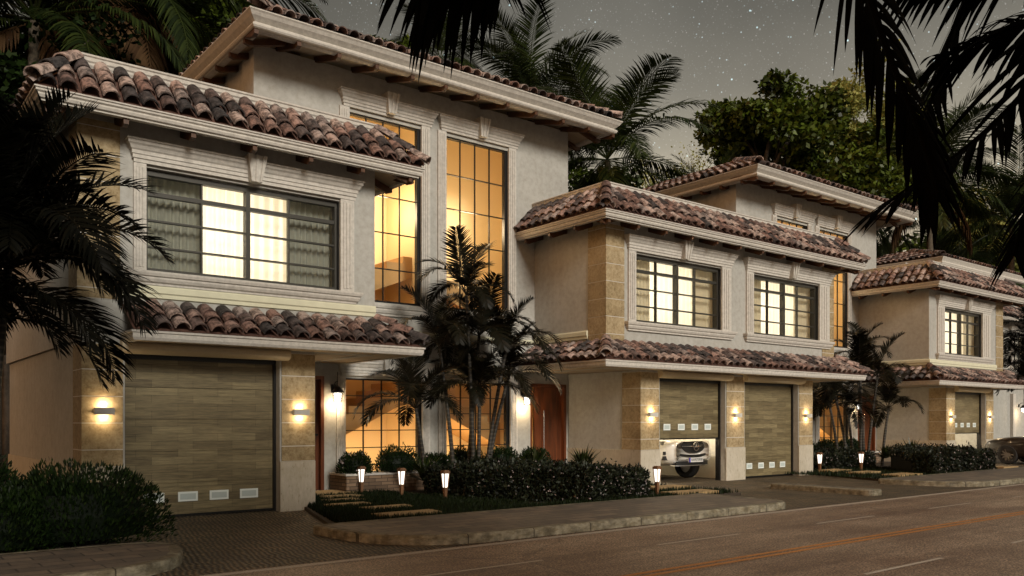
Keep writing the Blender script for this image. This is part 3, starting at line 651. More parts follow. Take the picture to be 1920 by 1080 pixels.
def tower(root, x0, x1, xoff, yb=21, es_l=.52, es_r=.78, low_sill=.25, door_l=True, door_r=True, interior=True):
    """rear wing: tall stair windows"""
    w1 = (x0+2.01, x0+3.75); w2 = (x0+4.40, x0+6.17); l1 = (x0+1.92, x0+3.77); l2 = (x0+4.40, x0+6.22); zl0, zl1 = .35, 2.38
    holes = [(w1[0],w1[1],4.0,7.87),(w2[0],w2[1],4.0,7.87),(l1[0],l1[1],zl0,zl1),(l2[0],l2[1],zl0,zl1)]
    dl = (x0+.55, x0+1.45, .10, 2.40); dr = (x0+6.86, x0+8.00, .10, 2.40)
    if door_l: holes.append(dl)
    if door_r: holes.append(dr)
    w = MB(); w.wall(x0, x1, 0, 8.72, YT, .14, holes); w.box(x0, x0+.25, YT+.14, YT+.6, 0, 8.7); w.box(x0+.08, x0+.25, YT+.6, yb, 0, 8.9); w.box(x1-.2, x1, YT+.14, yb, 0, 8.9); w.box(x0+.25,x1-.2,yb-.2,yb,0,8.9)
    w.build('stair_wing_wall', M['stucco'], root)
    rows_u = [7.87-.06-.77*k for k in range(1, 5)]; rows_l = [zl1-.36*k for k in range(1, 6)]
    wins = []
    for (a, b) in (w1, w2):
        wn_ = tall_grid(root, a, b, YT, 4.0, 7.87, 4, rows_u); wins.append(wn_)
        m = MB(); umould(m, a-.13, b+.34 if a == w1[0] else b+.34, YT, 7.93, HEAD) if False else umould(m, a-.14, b+.26, YT, 7.95, HEAD); m.build('lintel', M['trim'], wn_)
        keystone(wn_, (a+b)/2+.06, YT, 7.99, 8.40)
    for (a, b) in (l1, l2):
        wn_ = tall_grid(root, a, b, YT, zl0, zl1, 4, rows_l)
        m = MB(); umould(m, a-.10, b+.14, YT, 2.43, HEAD); m.build('lintel', M['trim'], wn_)
        keystone(wn_, (a+b)/2+.02, YT, 2.45, 2.84)
    for a, b in ((w1[0]-.22,w1[0]),(w1[1],w1[1]+.22),(w2[0]-.22,w2[0]),(w2[1],w2[1]+.22)): m = MB(); pilaster(m, a, b, YT, 3.98, 7.945); m.build('pilaster', M['trim'], root)
    for a, b in ((l1[0]-.20,l1[0]),(l1[1],l1[1]+.20),(l2[0]-.2,l2[0]),(l2[1],l2[1]+.22)): m = MB(); pilaster(m, a, b, YT, .05, 2.425); m.build('pilaster', M['trim'], root)
    m = MB(); umould(m, w1[0]-.25, w2[1]+.25, YT, 3.72, [(o,h*1.2) for o,h in SILL], .05); m.build('long_sill', M['trim'], root)
    band = [(0,3.33),(.03,3.345),(.03,3.38),(.04,3.40),(.04,3.44),(-.02,3.44),(-.02,3.33)]
    m = MB(); m.sweep(band, [(x0+1.3,YT),(x0+6.95,YT)]); m.build('string_course', M['cream'], root)
    # doors
    for k, d in enumerate((dl, dr)):
        if not (door_l, door_r)[k]: continue
        f = MB(); f.box(d[0],d[0]+.07,YT+.02,YT+.2,d[2],d[3]); f.box(d[1]-.07,d[1],YT-.03,YT+.2,d[2],d[3]); f.box(d[0]+.07,d[1]-.07,YT-.03,YT+.2,d[3]-.07,d[3]); f.build('door_frame', M['doorwood'], root)
        a, b = (d[0]+.07, d[1]-.07)
        if k == 1:
            p = MB(); p.box(a+.13,b,YT+.08,YT+.14,d[2],d[3]-.07)
            dd = p.build('front_door', M['doorwood'], root)
            q = MB(); q.tube([(a+.36,YT+.0,.72),(a+.36,YT+.0,1.75)], .012, 8); q.box(a+.35,a+.37,YT,YT+.085,.80,.82); q.box(a+.35,a+.37,YT,YT+.085,1.64,1.66); q.build('handle', M['steel'], dd)
            p = MB(); p.face([(a,YT+.10,d[2]),(a+.13,YT+.10,d[2]),(a+.13,YT+.10,d[3]-.07),(a,YT+.10,d[3]-.07)]); p.build('sidelight', M['glass'], root)
        else:      # glazed door, dark stile with a handle
            p = MB(); p.box(b-.10,b,YT+.08,YT+.13,d[2],d[3]-.07); p.box(a,a+.10,YT+.08,YT+.13,d[2],d[3]-.07); p.box(a+.1,b-.1,YT+.08,YT+.13,d[2],d[2]+.15); p.box(a+.1,b-.1,YT+.08,YT+.13,.98,1.10)
            dd = p.build('front_door', M['doorwood'], root)
            q = MB(); q.box(b-.22,b-.04,YT+.02,YT+.05,1.20,1.24); q.box(b-.16,b-.10,YT+.04,YT+.08,.92,1.40); q.build('handle', M['black'], dd)
    # roof
    ey = 1.15; xl = x0-es_l; xr = x1+es_r; yf = YT-ey; z = 8.84
    C = [(0,z),(0,z-.02),(-.025,z-.045),(-.06,z-.10),(-.13,z-.16),(-.15,z-.175),(-.15,z-.19),(-.115,z-.20),(-.095,z-.225),(-.095,z-.25),(-.115,z-.28),(-.15,z-.30),(-.17,z-.315),(-.30,z-.315),(-.30,z)]
    m = MB(); m.sweep(C, [(xl,yb+.5),(xl,yf),(xr,yf),(xr,yb+.5)]); m.build('main_cornice', M['trim'], root)
    sl = .26; i_ = .13; zb = z-.30; m = MB(); run = 3.2
    a0, a1, b0 = xl+i_, xr-i_, yf+i_
    m.face([(a0,b0,zb),(a1,b0,zb),(a1-run,b0+run,zb+run*sl),(a0+run,b0+run,zb+run*sl)]); m.face([(a0,b0,zb),(a0+run,b0+run,zb+run*sl),(a0+run,yb,zb+run*sl),(a0,yb,zb)]); m.face([(a1,b0,zb),(a1,yb,zb),(a1-run,yb,zb+run*sl),(a1-run,b0+run,zb+run*sl)])
    m.build('main_soffit', M['soffit'], root)
    n = 11; rafter_row(root, [(a0+.05+(a1-a0-.1)*k/n, b0+.02) for k in range(n+1)], 1.05, (0,1), zb-.115, sl, .08, .115)
    rafter_row(root, [(a0+.02, b0+.75*k+.55) for k in range(6)], es_l+.9, (1,0), zb-.115, sl, .08, .115)
    rafter_row(root, [(a1-.02, b0+.75*k+.55) for k in range(3)], es_r+.9, (-1,0), zb-.115, sl, .08, .115)
    hip_roof(root, 'main_tiles', xl+.12, xr-.06, yf+.06, yb, 3.4, z+.02, z+.02+3.4*.42)
    if not interior: return
    # stair hall, two mirrored flights
    r = MB(); A, B, C0, D, E_, F_ = x0+.31, x1-.26, YT+.145, YT+1.9, .1, 8.6
    r.face([(A,D,E_),(B,D,E_),(B,D,F_),(A,D,F_)]); r.face([(A,C0,E_),(A,D,E_),(A,D,F_),(A,C0,F_)]); r.face([(B,C0,E_),(B,D,E_),(B,D,F_),(B,C0,F_)]); r.face([(A,C0,E_),(B,C0,E_),(B,D,E_),(A,D,E_)]); r.face([(A,C0,F_),(B,C0,F_),(B,D,F_),(A,D,F_)])
    xm = (w1[1]+w2[0])/2; r.box(xm-.08, xm+.08, C0, D, .1, 8.3)
    r.build('stair_hall', M['warmwall'], root)
    def flight(xs, zs, sgn, n=6, run_=.40, rise=.178, y0=YT+.75, y1=YT+1.88, drop=.42):
        m = MB(); top = []; x, z = xs, zs
        for k in range(n): top += [(x, z+rise), (x+sgn*run_, z+rise)]; x += sgn*run_; z += rise
        poly = [(xs, zs)]+top+[(x, z-drop+rise*.2),(xs, zs-drop)]
        m.prism(poly, 'y', y0, y1); m.build('stair_flight', M['stair'], root)
    flight(l1[0]-.3, 1.28, 1, 6, .39, .18); flight(l2[1]+.3, 1.28, -1, 6, .39, .18)
    flight(w1[0]-.35, 4.25, 1, 6, .42, .16); flight(w2[1]+.35, 4.15, -1, 6, .42, .16)
    r = MB(); r.box(A+.01, xm-.09, C0+.01, YT+1.2, 2.85, 3.0); r.box(xm+.09, B-.01, C0+.01, YT+1.2, 2.85, 3.0); r.build('landing', M['stair'], root)
    for x in ((w1[0]+w1[1])/2, (w2[0]+w2[1])/2):
        lamp('stair_lamp', (x+.3, YT+.85, 6.2), 88, (1,.75,.46), .25, root)
        lamp('stair_lamp', (x-.2, YT+.85, 3.35), 6, (1,.5,.18), .1, root)
        lamp('hall_lamp', (x-.1, YT+.75, .45), 55, (1,.72,.40), .12, root)
        lamp('hall_lamp', (x, YT+.5, 2.6), 3, (1,.48,.16), .1, root)

H1 = thing('townhouse', (6,16,0), 'nearest stucco house with one closed garage door under a wide grey-curtained window', 'house', 'row of townhouses')
H2 = thing('townhouse', (18,16,0), 'middle stucco house with two garage doors, one raised over a pale car', 'house', 'row of townhouses')
H3 = thing('townhouse', (31,16,0), 'far stucco house with single half raised garage door behind the clipped hedge', 'house', 'row of townhouses')
block(H1, 2.66, 7.45, 2.72, 6.30, [(3.29,5.68,0)], [(3.30,7.14,3.58,6.76)], left_side=True, side_band=False, pent_left=False, drapes='grey')
tower(H1, 6.2, 14.28, 0)
block(H2, 13.19, 22.28, 14.29, 21.2, [(14.93,17.36,1.03),(18.14,20.52,0)], [(13.76,17.66,14.10,17.18),(18.08,22.12,18.47,21.50)], front_band=False, quoin_r=True)
tower(H2, 21.05, 29.16, 0)
block(H3, 27.97, 33.63, 29.17, 32.81, [(29.82,32.18,1.03)], [(28.40,32.62,28.98,31.86)], quoin_l=False, quoin_r=True)
for x, pw, c in ((4.5,.9,(.92,.95,1)),(5.9,.9,(.92,.95,1))): lamp('room_lamp', (x if x < 5 else 5.5, 14.9, 4.6), 44, (1,.93,.82), .2, H1)
for x in (15.0,16.4): lamp('room_lamp', (x, 14.9, 4.6), 48, (1,.94,.84), .2, H2)
for x in (19.3,20.7): lamp('room_lamp', (x, 14.9, 4.6), 48, (1,.94,.84), .2, H2)
for x in (29.8,31.0): lamp('room_lamp', (x, 14.9, 4.6), 48, (1,.94,.84), .2, H3)

# far house beyond the third wing
H4 = thing('townhouse', (44,18,0), 'farthest house, partly hidden, with a porch lantern at the right edge', 'house', 'row of townhouses')
w = MB(); w.wall(33.7, 60, 0, 6.2, 15.85, .25, [(40.9,42.3,3.76,5.3)]); w.box(38, 60, 19.2, 22.5, 0, 8.7); w.build('wall', M['stucco'], H4)
m = MB(); w_ = tall_grid(H4, 40.9, 42.3, 15.85, 3.76, 5.3, 3, [4.2,4.7]); umould(m, 40.6, 42.6, 15.85, 5.35, HEAD); pilaster(m, 40.7, 40.9, 15.85, 3.7, 5.34); pilaster(m, 42.3, 42.5, 15.85, 3.7, 5.34); m.build('surround', M['trim'], w_)
m = MB(); m.sweep([(0,5.95),(0,5.93),(-.05,5.85),(-.08,5.80),(-.2,5.80),(-.2,5.95)], [(36,15.8),(36,15.2),(43.3,15.2),(43.3,15.8)]); m.sweep([(0,8.84),(0,8.82),(-.06,8.72),(-.09,8.66),(-.07,8.6),(-.1,8.54),(-.3,8.54),(-.3,8.84)], [(38.5,24),(38.5,17.75),(60,17.75)]); m.build('eave_cornice', M['trim'], H4)
hip_roof(H4, 'tile_roof', 36.03, 43.27, 15.23, 15.9, .6, 5.97, 6.5, left=False)
hip_roof(H4, 'main_tiles', 38.55, 60, 17.8, 22, 3.0, 8.86, 9.8, right=False)
m = MB(); m.box(42.9, 60, 15.80, 15.84, .0, .95); m.build('dado', M['cream'], H4)
for bx in ((43.0,43.25,15.70,15.84,0,3.2),(40.7,41.0,15.72,15.84,0,2.7)): m = MB(); m.box(*bx); m.build('pilaster', M['trim'], H4)
lamp('room_lamp', (41.6,16.6,4.6), 25, (1,.8,.5), .2, H4)
r = MB(); r.box(40.2, 43, 17.5, 17.55, 3, 6); r.build('room', M['roomwall'], H4)

# ------------------------------------------------------------------ wall lamps, lanterns, bollards
WL = [(2.99,'square up-and-down wall lamp on the stone pier left of the closed nearest garage door'),(6.02,'square up-and-down wall lamp on the stone pier right of the closed nearest garage door'),
      (14.62,'up-and-down wall lamp on the pier left of the raised door with the pale car'),(17.75,'up-and-down wall lamp on the pier between the two garage doors of the middle house'),
      (20.88,'up-and-down wall lamp on the rightmost pier of the middle house'),(29.50,'up-and-down wall lamp left of the far half raised garage door'),(32.50,'up-and-down wall lamp right of the far half raised garage door')]
first = None
for x, lb in WL:
    y = Y-.014
    if first is None:
        t = thing('wall_lamp', (x, y, 1.64), lb, 'wall lamp', 'wall lamps on the garage piers')
        b = MB(); b.box(x-.135,x+.135,y-.105,y-.09,1.59,1.69); b.box(x-.135,x+.135,y-.03,y,1.61,1.67); b.box(x-.135,x-.125,y-.09,y-.03,1.59,1.69); b.box(x+.125,x+.135,y-.09,y-.03,1.59,1.69); b.build('lamp_shade', M['grey'], t)
        b = MB(); b.box(x-.12,x+.12,y-.088,y-.032,1.62,1.66); b.build('diffuser', M['glow'], t); first = t
    else: t = copy_thing(first, (x, y, 1.64), 0, lb)
    for s in (-1, 1): lamp('wall_lamp_bulb', (x, y-.055, 1.64+s*.088), 6, (1,.72,.40), .03, t)
LN = [((7.86,YT),'lit black caged porch lantern beside the nearest glazed front door'),((12.80,YT),'lit caged porch lantern beside the brown door half hidden by palm fronds'),
      ((22.75,YT),'lit caged porch lantern partly hidden just past the middle house garage'),((27.65,YT),'lit caged porch lantern left of the far red door behind palm stems'),((41.25,15.72),'lit porch lantern on the farthest house near the right edge')]
first = None
for (x, y), lb in LN:
    if first is None:
        t = thing('porch_lantern', (x, y, 2.06), lb, 'lantern', 'porch lanterns'); cx, cy = x, y-.20
        b = MB(); b.lathe((cx,cy,2.08), [(.005,.14),(.02,.12),(.055,.10),(.085,.05),(.135,.0),(.135,-.012),(.06,-.012)], 14); b.build('hood', M['black'], t)
        b = MB(); b.tube([(x,y-.01,2.17),(x,y-.10,2.28),(x,y-.20,2.30),(x,y-.20,2.2)], .012, 6); b.box(x-.05,x+.05,y-.03,y,2.10,2.24); b.tube([(x,y-.2,2.2),(x,y-.2,2.48)], .008, 6); b.build('bracket', M['black'], t)
        b = MB(); b.lathe((cx,cy,1.90), [(.045,0),(.065,.02),(.075,.15),(.05,.16)], 12); b.build('globe', M['glow_white'], t)
        b = MB()
        for k in range(8): a = k*math.pi/4; b.bar((cx+.095*math.cos(a),cy+.095*math.sin(a),2.06),(cx+.08*math.cos(a),cy+.08*math.sin(a),1.87),.008)
        for z, r_ in ((2.01,.094),(1.95,.09),(1.88,.083)):
            for k in range(12): a = k*math.pi/6; c = a+math.pi/6; b.bar((cx+r_*math.cos(a),cy+r_*math.sin(a),z),(cx+r_*math.cos(c),cy+r_*math.sin(c),z),.008)
        b.build('cage', M['black'], t); first = t
    else: t = copy_thing(first, (x, y, 2.06), 0, lb)
    lamp('lantern_bulb', (x, y-.2, 1.84), 22, (1,.72,.42), .05, t)
BL = [((8.02,14.9),'lit garden light nearest the brick planter'),((8.3,13.85),'lit garden light second along the nearest flowering hedge from the planter'),((8.55,12.75),'lit garden light closest to the road on the grass of the nearest garden'),
      ((12.62,11.35),'lit garden light at the right end of the nearest hedge beside the slabs'),((21.62,13.38),'lit garden light just right of the middle house garage pier'),((22.97,12.9),'lit garden light in the middle of the far garden bed'),((24.45,12.35),'lit garden light beside the far stepping slabs')]
first = None
for (x, y), lb in BL:
    if first is None:
        t = thing('garden_light', (x, y, .05), lb, 'garden light', 'tapered garden lights')
        b = MB(); z = .05
        def sq(w, zz): return [(x-w,y-w,zz),(x+w,y-w,zz),(x+w,y+w,zz),(x-w,y+w,zz)]
        b.hull(sq(.020,z), sq(.034,z+.25)); b.build('post', M['stepwood'], t)
        b = MB(); b.hull(sq(.031,z+.252), sq(.047,z+.50)); b.build('light_panel', emit('panel_glow', (1,.95,.84), 1.6), t)
        b = MB()
        for sx in (-1,1):
            for sy in (-1,1): b.bar((x+sx*.034,y+sy*.034,z+.25),(x+sx*.052,y+sy*.052,z+.50),.016)
        b.build('corner_bar', M['stepwood'], t)
        b = MB(); b.box(x-.064,x+.064,y-.064,y+.064,z+.50,z+.545); b.box(x-.05,x+.05,y-.05,y+.05,z+.545,z+.56); b.build('cap', M['stepwood'], t); first = t
    else: t = copy_thing(first, (x, y, .05), 0, lb)

# ------------------------------------------------------------------ slabs and planter
SL = [(6.75,11.05,.50,.24),(7.0,12.05,.38,.17),(6.7,12.85,.36,.15),(7.0,13.6,.34,.15),(7.2,14.3,.36,.15),(7.2,15.2,.6,.4),(13.1,10.92,.6,.28),(13.75,12.05,.55,.28),(21.65,11.05,.6,.26),(21.9,12.2,.55,.24),(22.0,13.2,.5,.24),(27.6,10.95,.5,.22)]
SN = ['sandstone stepping slab next to the pavement on the path to the nearest house','second sandstone stepping slab from the pavement in the nearest grass','third sandstone stepping slab in the nearest grass','fourth sandstone stepping slab of the nearest path','fifth slab of the nearest path, near the planter','large doorstep slab by the nearest glazed door','long sandstone slab by the pavement in front of the pale car','sandstone slab behind the garden light near the pale car','sandstone slab beside the pavement in the far garden','second sandstone slab of the far garden path','third sandstone slab of the far garden path','sandstone slab in front of the dark parked car']
for (x,y,a,b_), lb in zip(SL, SN):
    m = MB(); j = lambda: rnd.uniform(-.06,.06); x += rnd.uniform(-.12,.12)*(y > 11.4); p = [(x-a+j(),y-b_+j()),(x+a+j(),y-b_+j()),(x+a+j(),y+b_+j()),(x-a+j(),y+b_+j())]
    m.prism([(u-x,v-y) for u,v in p], 'z', -.02, .065); o = m.build('stepping_slab', M['slab']); o.location = (x,y,.055); tag(o, lb, 'paving slab', 'sandstone stepping slabs')
for k, (px0, px1, lb) in enumerate(((7.75,12.9,'low stacked stone planter with white cap under the nearest stair windows'),(23.2,27.9,'low stacked stone planter under the far stair windows'))):
    t = thing('stone_planter', (px0,15.2,0), lb, 'planter', 'stacked stone planters')
    m = MB(); m.box(px0,px1,15.0,15.72,.0,.42); m.build('planter_wall', M['brick'], t); m = MB(); m.box(px0-.03,px1+.03,14.97,15.70,.42,.46); m.build('cap', M['trim'], t)

# ------------------------------------------------------------------ plants
# rachis points in metres for the big fronds of the two palms standing by the camera
NEAR_R = [([(4.03, 1.78, 4.46), (3.74, 2.14, 3.98), (3.83, 2.07, 3.38), (3.98, 1.95, 2.88), (4.06, 1.89, 2.53)], 0.56, 0.055, 38, 1.0, 0.0, 0.9), ([(4.86, 1.51, 3.63), (4.78, 1.7, 3.28), (4.49, 1.93, 2.9), (4.13, 2.22, 2.58)], 0.7, 0.04, 46, 0.5, 0.1, 0.8), ([(4.73, 1.36, 4.13), (4.54, 1.64, 3.81), (4.3, 1.95, 3.76), (4.11, 2.23, 3.87)], 0.55, 0.042, 44, 1.2, 0.1, 0.5), ([(5.55, 1.48, 3.61), (5.23, 1.73, 3.14), (5.05, 1.87, 2.68), (4.98, 1.92, 2.39)], 0.45, 0.036, 36, 0.7, 0.1, 0.8), ([(5.32, 1.66, 4.64), (5.2, 2.01, 4.3), (5.07, 2.24, 3.87), (4.9, 2.37, 3.19)], 0.62, 0.042, 44, 0.6, 0.1, 0.9), ([(4.92, 1.21, 3.73), (4.84, 1.53, 3.58), (4.72, 1.87, 3.51), (4.56, 2.13, 3.42)], 0.5, 0.036, 40, 1.0, 0.1, 0.6)]
NEAR_C = [([(0.3, 0.4, 5.2), (1.33, 2.26, 3.64), (1.73, 2.71, 3.59), (1.98, 2.77, 3.42), (2.14, 2.74, 3.40)], 0.74, 0.046, 26, 3.0, 0.0, 0.1), ([(0.3, 0.4, 5.0), (1.7, 2.48, 3.85), (1.87, 2.73, 3.62), (1.97, 2.87, 3.46), (2.04, 2.90, 3.36)], 0.64, 0.042, 20, 2.6, 0.0, 0.2)]
def rv(): 
    while True:
        v = Vector((rnd.uniform(-1,1),rnd.uniform(-1,1),rnd.uniform(-1,1)))
        if .05 < v.length < 1: return v.normalized()
def leafq(mb, p, d, n, l, w, tint):
    d = d.normalized(); s = d.cross(n)
    if s.length < 1e-3: s = d.orthogonal()
    s.normalize(); mb.face([p, p+d*l*.45+s*w/2, p+d*l, p+d*l*.45-s*w/2], tint)
def frond_mesh(name, L, a0, bend, n, ll, lw, m, vee=.35, droop=.5, seed=0, stalk=.12, stem=.022, fwd=.75):
    r = random.Random(seed); mb = MB(); pts = []; p = Vector((0,0,0)); N = 14
    side0 = r.uniform(-.15,.15)
    for i in range(N+1):
        t = i/N; a = R(a0-bend*(t**1.35)); pts.append(p.copy()); p = p+Vector((math.cos(a),side0*t*.6,math.sin(a)))*(L/N)
    def at(t): f = t*N; i = min(int(f), N-1); return pts[i].lerp(pts[i+1], f-i), (pts[min(i+1,N)]-pts[max(i-0,0)]).normalized()
    mb.tube(pts[:N], [stem*(1-.8*i/N)+.003 for i in range(N)], 5, True, .9)
    for sd in (-1, 1):
        for k in range(n):
            t = stalk+(1-stalk)*(k+.5*(sd > 0))/n; q, T = at(min(t,.995)); side = Vector((0,1,0))*sd; up = side.cross(T)*sd
            if up.z < 0: up = -up
            x = (t-stalk)/(1-stalk); prof = (math.sin(math.pi*min(1,(x*.86+.12)))**.6); l = ll*prof*r.uniform(.85,1.1); fw = fwd*(.55+.9*x)
            d = (side+T*fw+up*vee*r.uniform(.4,1.3)+Vector((0,0,r.uniform(-.1,.1)))).normalized(); wv = lw*(.7+.5*prof)*r.uniform(.8,1.1); g = T.cross(d).normalized()
            nn = d.cross(T.cross(d)).normalized() if False else T; sv = T*(wv/2); tn = r.random()
            a = q; prev = (a-sv*.35, a+sv*.35); seg = 4
            for s_ in range(1, seg+1):
                d2 = (d+Vector((0,0,-1))*droop*(s_/seg)**1.5).normalized(); a = a+d2*(l/seg); k_ = (1, .9, .6, .04)[s_-1]
                sv2 = (T-d2*T.dot(d2)).normalized()*(wv/2)*k_; cur = (a-sv2, a+sv2); mb.face([prev[0],prev[1],cur[1],cur[0]], tn); prev = cur
    me_o = mb.build(name, m); me = me_o.data; bpy.data.objects.remove(me_o); return me
COCO = [frond_mesh('coconut_frond', 4.2, a, b, 58, 1.1, .05, M['coco'], .25, dr, i) for i, (a, b, dr) in enumerate(((78,55,.25),(58,75,.5),(38,85,.8),(14,85,1.1),(-12,66,1.4)))]
DRY = frond_mesh('dry_frond', 3.4, -35, 55, 34, 1.3, .07, M['dry'], 0, 2.2, 77)
AREC = [frond_mesh('areca_frond', 1.85, a, b, 56, .50, .032, M['areca'], .32, dr, 20+i, .16, .012) for i, (a, b, dr) in enumerate(((82,60,.15),(66,100,.3),(54,125,.45),(42,130,.55),(22,110,.6)))]
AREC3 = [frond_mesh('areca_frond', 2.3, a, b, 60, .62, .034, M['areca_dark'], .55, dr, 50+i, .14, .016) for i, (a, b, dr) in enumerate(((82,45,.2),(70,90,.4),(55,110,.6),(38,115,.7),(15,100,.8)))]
NEAR = [frond_mesh('near_frond', 3.6, a, b, 34, .95, .085, M['nearpalm'], .15, dr, 90+i, .10, .03, .6) for i, (a, b, dr) in enumerate(((55,60,.5),(30,75,1.0),(5,65,1.6),(-20,50,2.0)))]
def put_frond(me, root, p, az, tilt=0, roll=0, sc=1, name='frond'):
    o = bpy.data.objects.new(name, me); COL.objects.link(o); o.parent = root; o.location = p; o.rotation_euler = (roll, -tilt, az); o.scale = (sc,)*3; return o
def coconut(x, y, h, lean, label, nf=19, sc=1, nuts=False, dry=0, seed=1, meshes=None, az0=0, name='coconut_palm', bark=None, only=None, base=-.05):
    r = random.Random(seed); t = thing(name, (x,y,base), label, 'palm tree', 'tall palms behind and around the houses')
    n = 12; pts = [Vector((x+lean[0]*(k/n)**1.6, y+lean[1]*(k/n)**1.6, base+(h-base)*k/n)) for k in range(n+1)]; m = MB(); m.tube(pts, [(.19-.08*k/n)*sc*(1.25 if k == 0 else 1) for k in range(n+1)], 12); m.build('trunk', bark or M['bark'], t, True)
    top = pts[-1]-t.location; meshes = meshes or COCO
    for k in range(nf):
        lv = k/nf; i = min(len(meshes)-1, int(lv*len(meshes))); az = az0+k*2.399+r.uniform(-.2,.2)
        if only and not only(az % (2*math.pi)): continue
        put_frond(meshes[i], t, top+Vector((0,0,.15*(1-lv)*sc)), az, r.uniform(-.12,.12), r.uniform(-.25,.25), sc*r.uniform(.88,1.1))
    for k in range(dry): put_frond(DRY, t, top, r.uniform(0,6.28), r.uniform(-.3,.1), 0, sc, 'dry_frond')
    if nuts:
        for k in range(7):
            a = k*.9; m = MB(); c = top+t.location+Vector((.28*math.cos(a),.28*math.sin(a),-.35-.1*(k%3))); m.lathe(c, [(.01,-.15),(.08,-.11),(.12,0),(.09,.1),(.01,.15)], 8); m.build('coconut', M['coconut'], t, True)
    return t
def areca(x, y, stems, label, meshes, seed=3, sc=1, nf=9, base=.05, aimed=None):
    r = random.Random(seed); t = thing('areca_palm', (x,y,base), label, 'palm', 'clumping palms in the gardens')
    for i, (dx, dy, h, lx, ly) in enumerate(stems):
        n = 8; pts = [Vector((x+dx+lx*(k/n)**1.4, y+dy+ly*(k/n)**1.4, base+(h-base)*k/n)) for k in range(n+1)]; m = MB(); m.tube(pts, [(.055-.018*k/n)*sc for k in range(n+1)], 8); m.build('stem', M['ringed'], t, True)
        top = pts[-1]-t.location; a0 = r.uniform(0,6.28)
        for k in range(nf):
            lv = k/nf; me = meshes[min(len(meshes)-1, int(lv*len(meshes)))]; put_frond(me, t, top, a0+k*2.399+r.uniform(-.25,.25), r.uniform(-.1,.1), r.uniform(-.2,.2), sc*r.uniform(.72,1.0)*(.7 if h < 1.6 else 1))
    return t
# tall clump in front of the nearest stair windows
areca(10.15, 14.3, [(.15,0,4.1,-.12,.1),(.12,.15,3.3,.35,.1),(-.2,.2,3.1,-.25,.2),(.45,0,3.0,.55,.0),(.62,.2,2.5,.7,.1),(.30,.3,2.2,.2,.3),(-.85,.25,1.75,-.25,0),(.2,-.1,2.15,.1,.1)], 'tall dark clumping palm in front of the nearest glowing stair windows', AREC, 5, .88, 10)
areca(24.9, 14.0, [(0,0,3.5,.15,.1),(.4,.1,2.7,-.2,.1),(-.4,.2,2.3,-.4,.2),(-.9,.2,1.9,-.5,0),(.6,.1,2.9,.6,0),(1.3,.0,1.9,.4,0),(.1,.3,1.8,0,.2)], 'dark clumping palm in the far garden between the middle and far houses', AREC, 6, .95, 8)
# big dark clump at the left edge
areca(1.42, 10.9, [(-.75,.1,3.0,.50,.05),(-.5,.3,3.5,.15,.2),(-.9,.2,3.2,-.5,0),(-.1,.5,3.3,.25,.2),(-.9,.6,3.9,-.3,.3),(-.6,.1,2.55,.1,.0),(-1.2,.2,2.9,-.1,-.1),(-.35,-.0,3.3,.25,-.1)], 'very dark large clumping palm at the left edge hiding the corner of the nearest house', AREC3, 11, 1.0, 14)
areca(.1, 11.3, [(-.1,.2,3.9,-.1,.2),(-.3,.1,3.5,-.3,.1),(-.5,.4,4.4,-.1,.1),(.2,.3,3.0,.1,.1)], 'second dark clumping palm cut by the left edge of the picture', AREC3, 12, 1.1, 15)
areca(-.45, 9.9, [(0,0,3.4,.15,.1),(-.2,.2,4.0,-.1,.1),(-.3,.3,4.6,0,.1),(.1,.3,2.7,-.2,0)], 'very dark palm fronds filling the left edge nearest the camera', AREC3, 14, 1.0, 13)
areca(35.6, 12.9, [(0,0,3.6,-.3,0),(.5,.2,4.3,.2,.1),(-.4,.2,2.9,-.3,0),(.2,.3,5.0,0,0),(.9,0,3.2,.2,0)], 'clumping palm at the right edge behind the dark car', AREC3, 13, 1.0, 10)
# coconut palms behind the houses
coconut(22.9, 22.9, 11.3, (-.2,0), 'coconut palm with green nuts behind the gap between the nearest and middle houses', 26, 1.05, True, 0, 21, az0=.4)
coconut(21.5, 26.2, 14.2, (.2,0), 'coconut palm rising over the nearest main roof right of the hanging dark leaves', 22, .95, False, 0, 22, az0=1.0)
coconut(19.4, 29.3, 16.3, (.0,.0), 'upright spiky palm crown left of the hanging dark leaves above the nearest roof', 18, .75, False, 0, 23)
coconut(5.3, 23.9, 13.2, (.2,.0), 'coconut palm with dry brown hanging leaves above the nearest tiled eave', 28, 1.15, False, 16, 24, az0=.2)
coconut(3.5, 22.7, 10.9, (.1,.0), 'dark palm in the upper left corner', 28, 1.1, False, 3, 25)
coconut(3.0, 24.6, 8.6, (.1,0), 'low dark palm at the left edge below the corner crown', 24, 1.0, False, 0, 29)
coconut(-4.5, 12.5, 5.6, (.1,0), 'unseen palm added outside the left edge to block the glow', 22, .8, False, 0, 34)  # out of view, added to keep the low glow off the side wall
coconut(7.6, 28.1, 15.4, (2,0), 'palm crown above the round-leaved tree at the top left', 24, 1.1, False, 0, 26)
coconut(50.0, 23.9, 15.6, (.3,0), 'coconut palm with thick trunk above the far tiled roof', 28, 1.45, False, 2, 27)
coconut(56.2, 21.9, 13.4, (.3,0), 'coconut palm behind the farthest house at the right', 24, 1.35, False, 0, 28)
coconut(60.0, 27.0, 11.0, (0,0), 'low coconut palm at the far right behind the houses', 22, 1.3, False, 0, 30)
coconut(45.8, 27.5, 13.6, (0,0), 'small palm in front of the lower right half of the big spreading tree', 20, 1.1, False, 0, 31)
coconut(36.9, 29.5, 12.2, (0,0), 'palm low behind the middle tiled eave beside the pale bare tree', 20, 1.0, False, 0, 32)
coconut(53.0, 30.0, 14.5, (0,0), 'palm behind the thick trunked coconut palm', 22, 1.3, False, 0, 33)
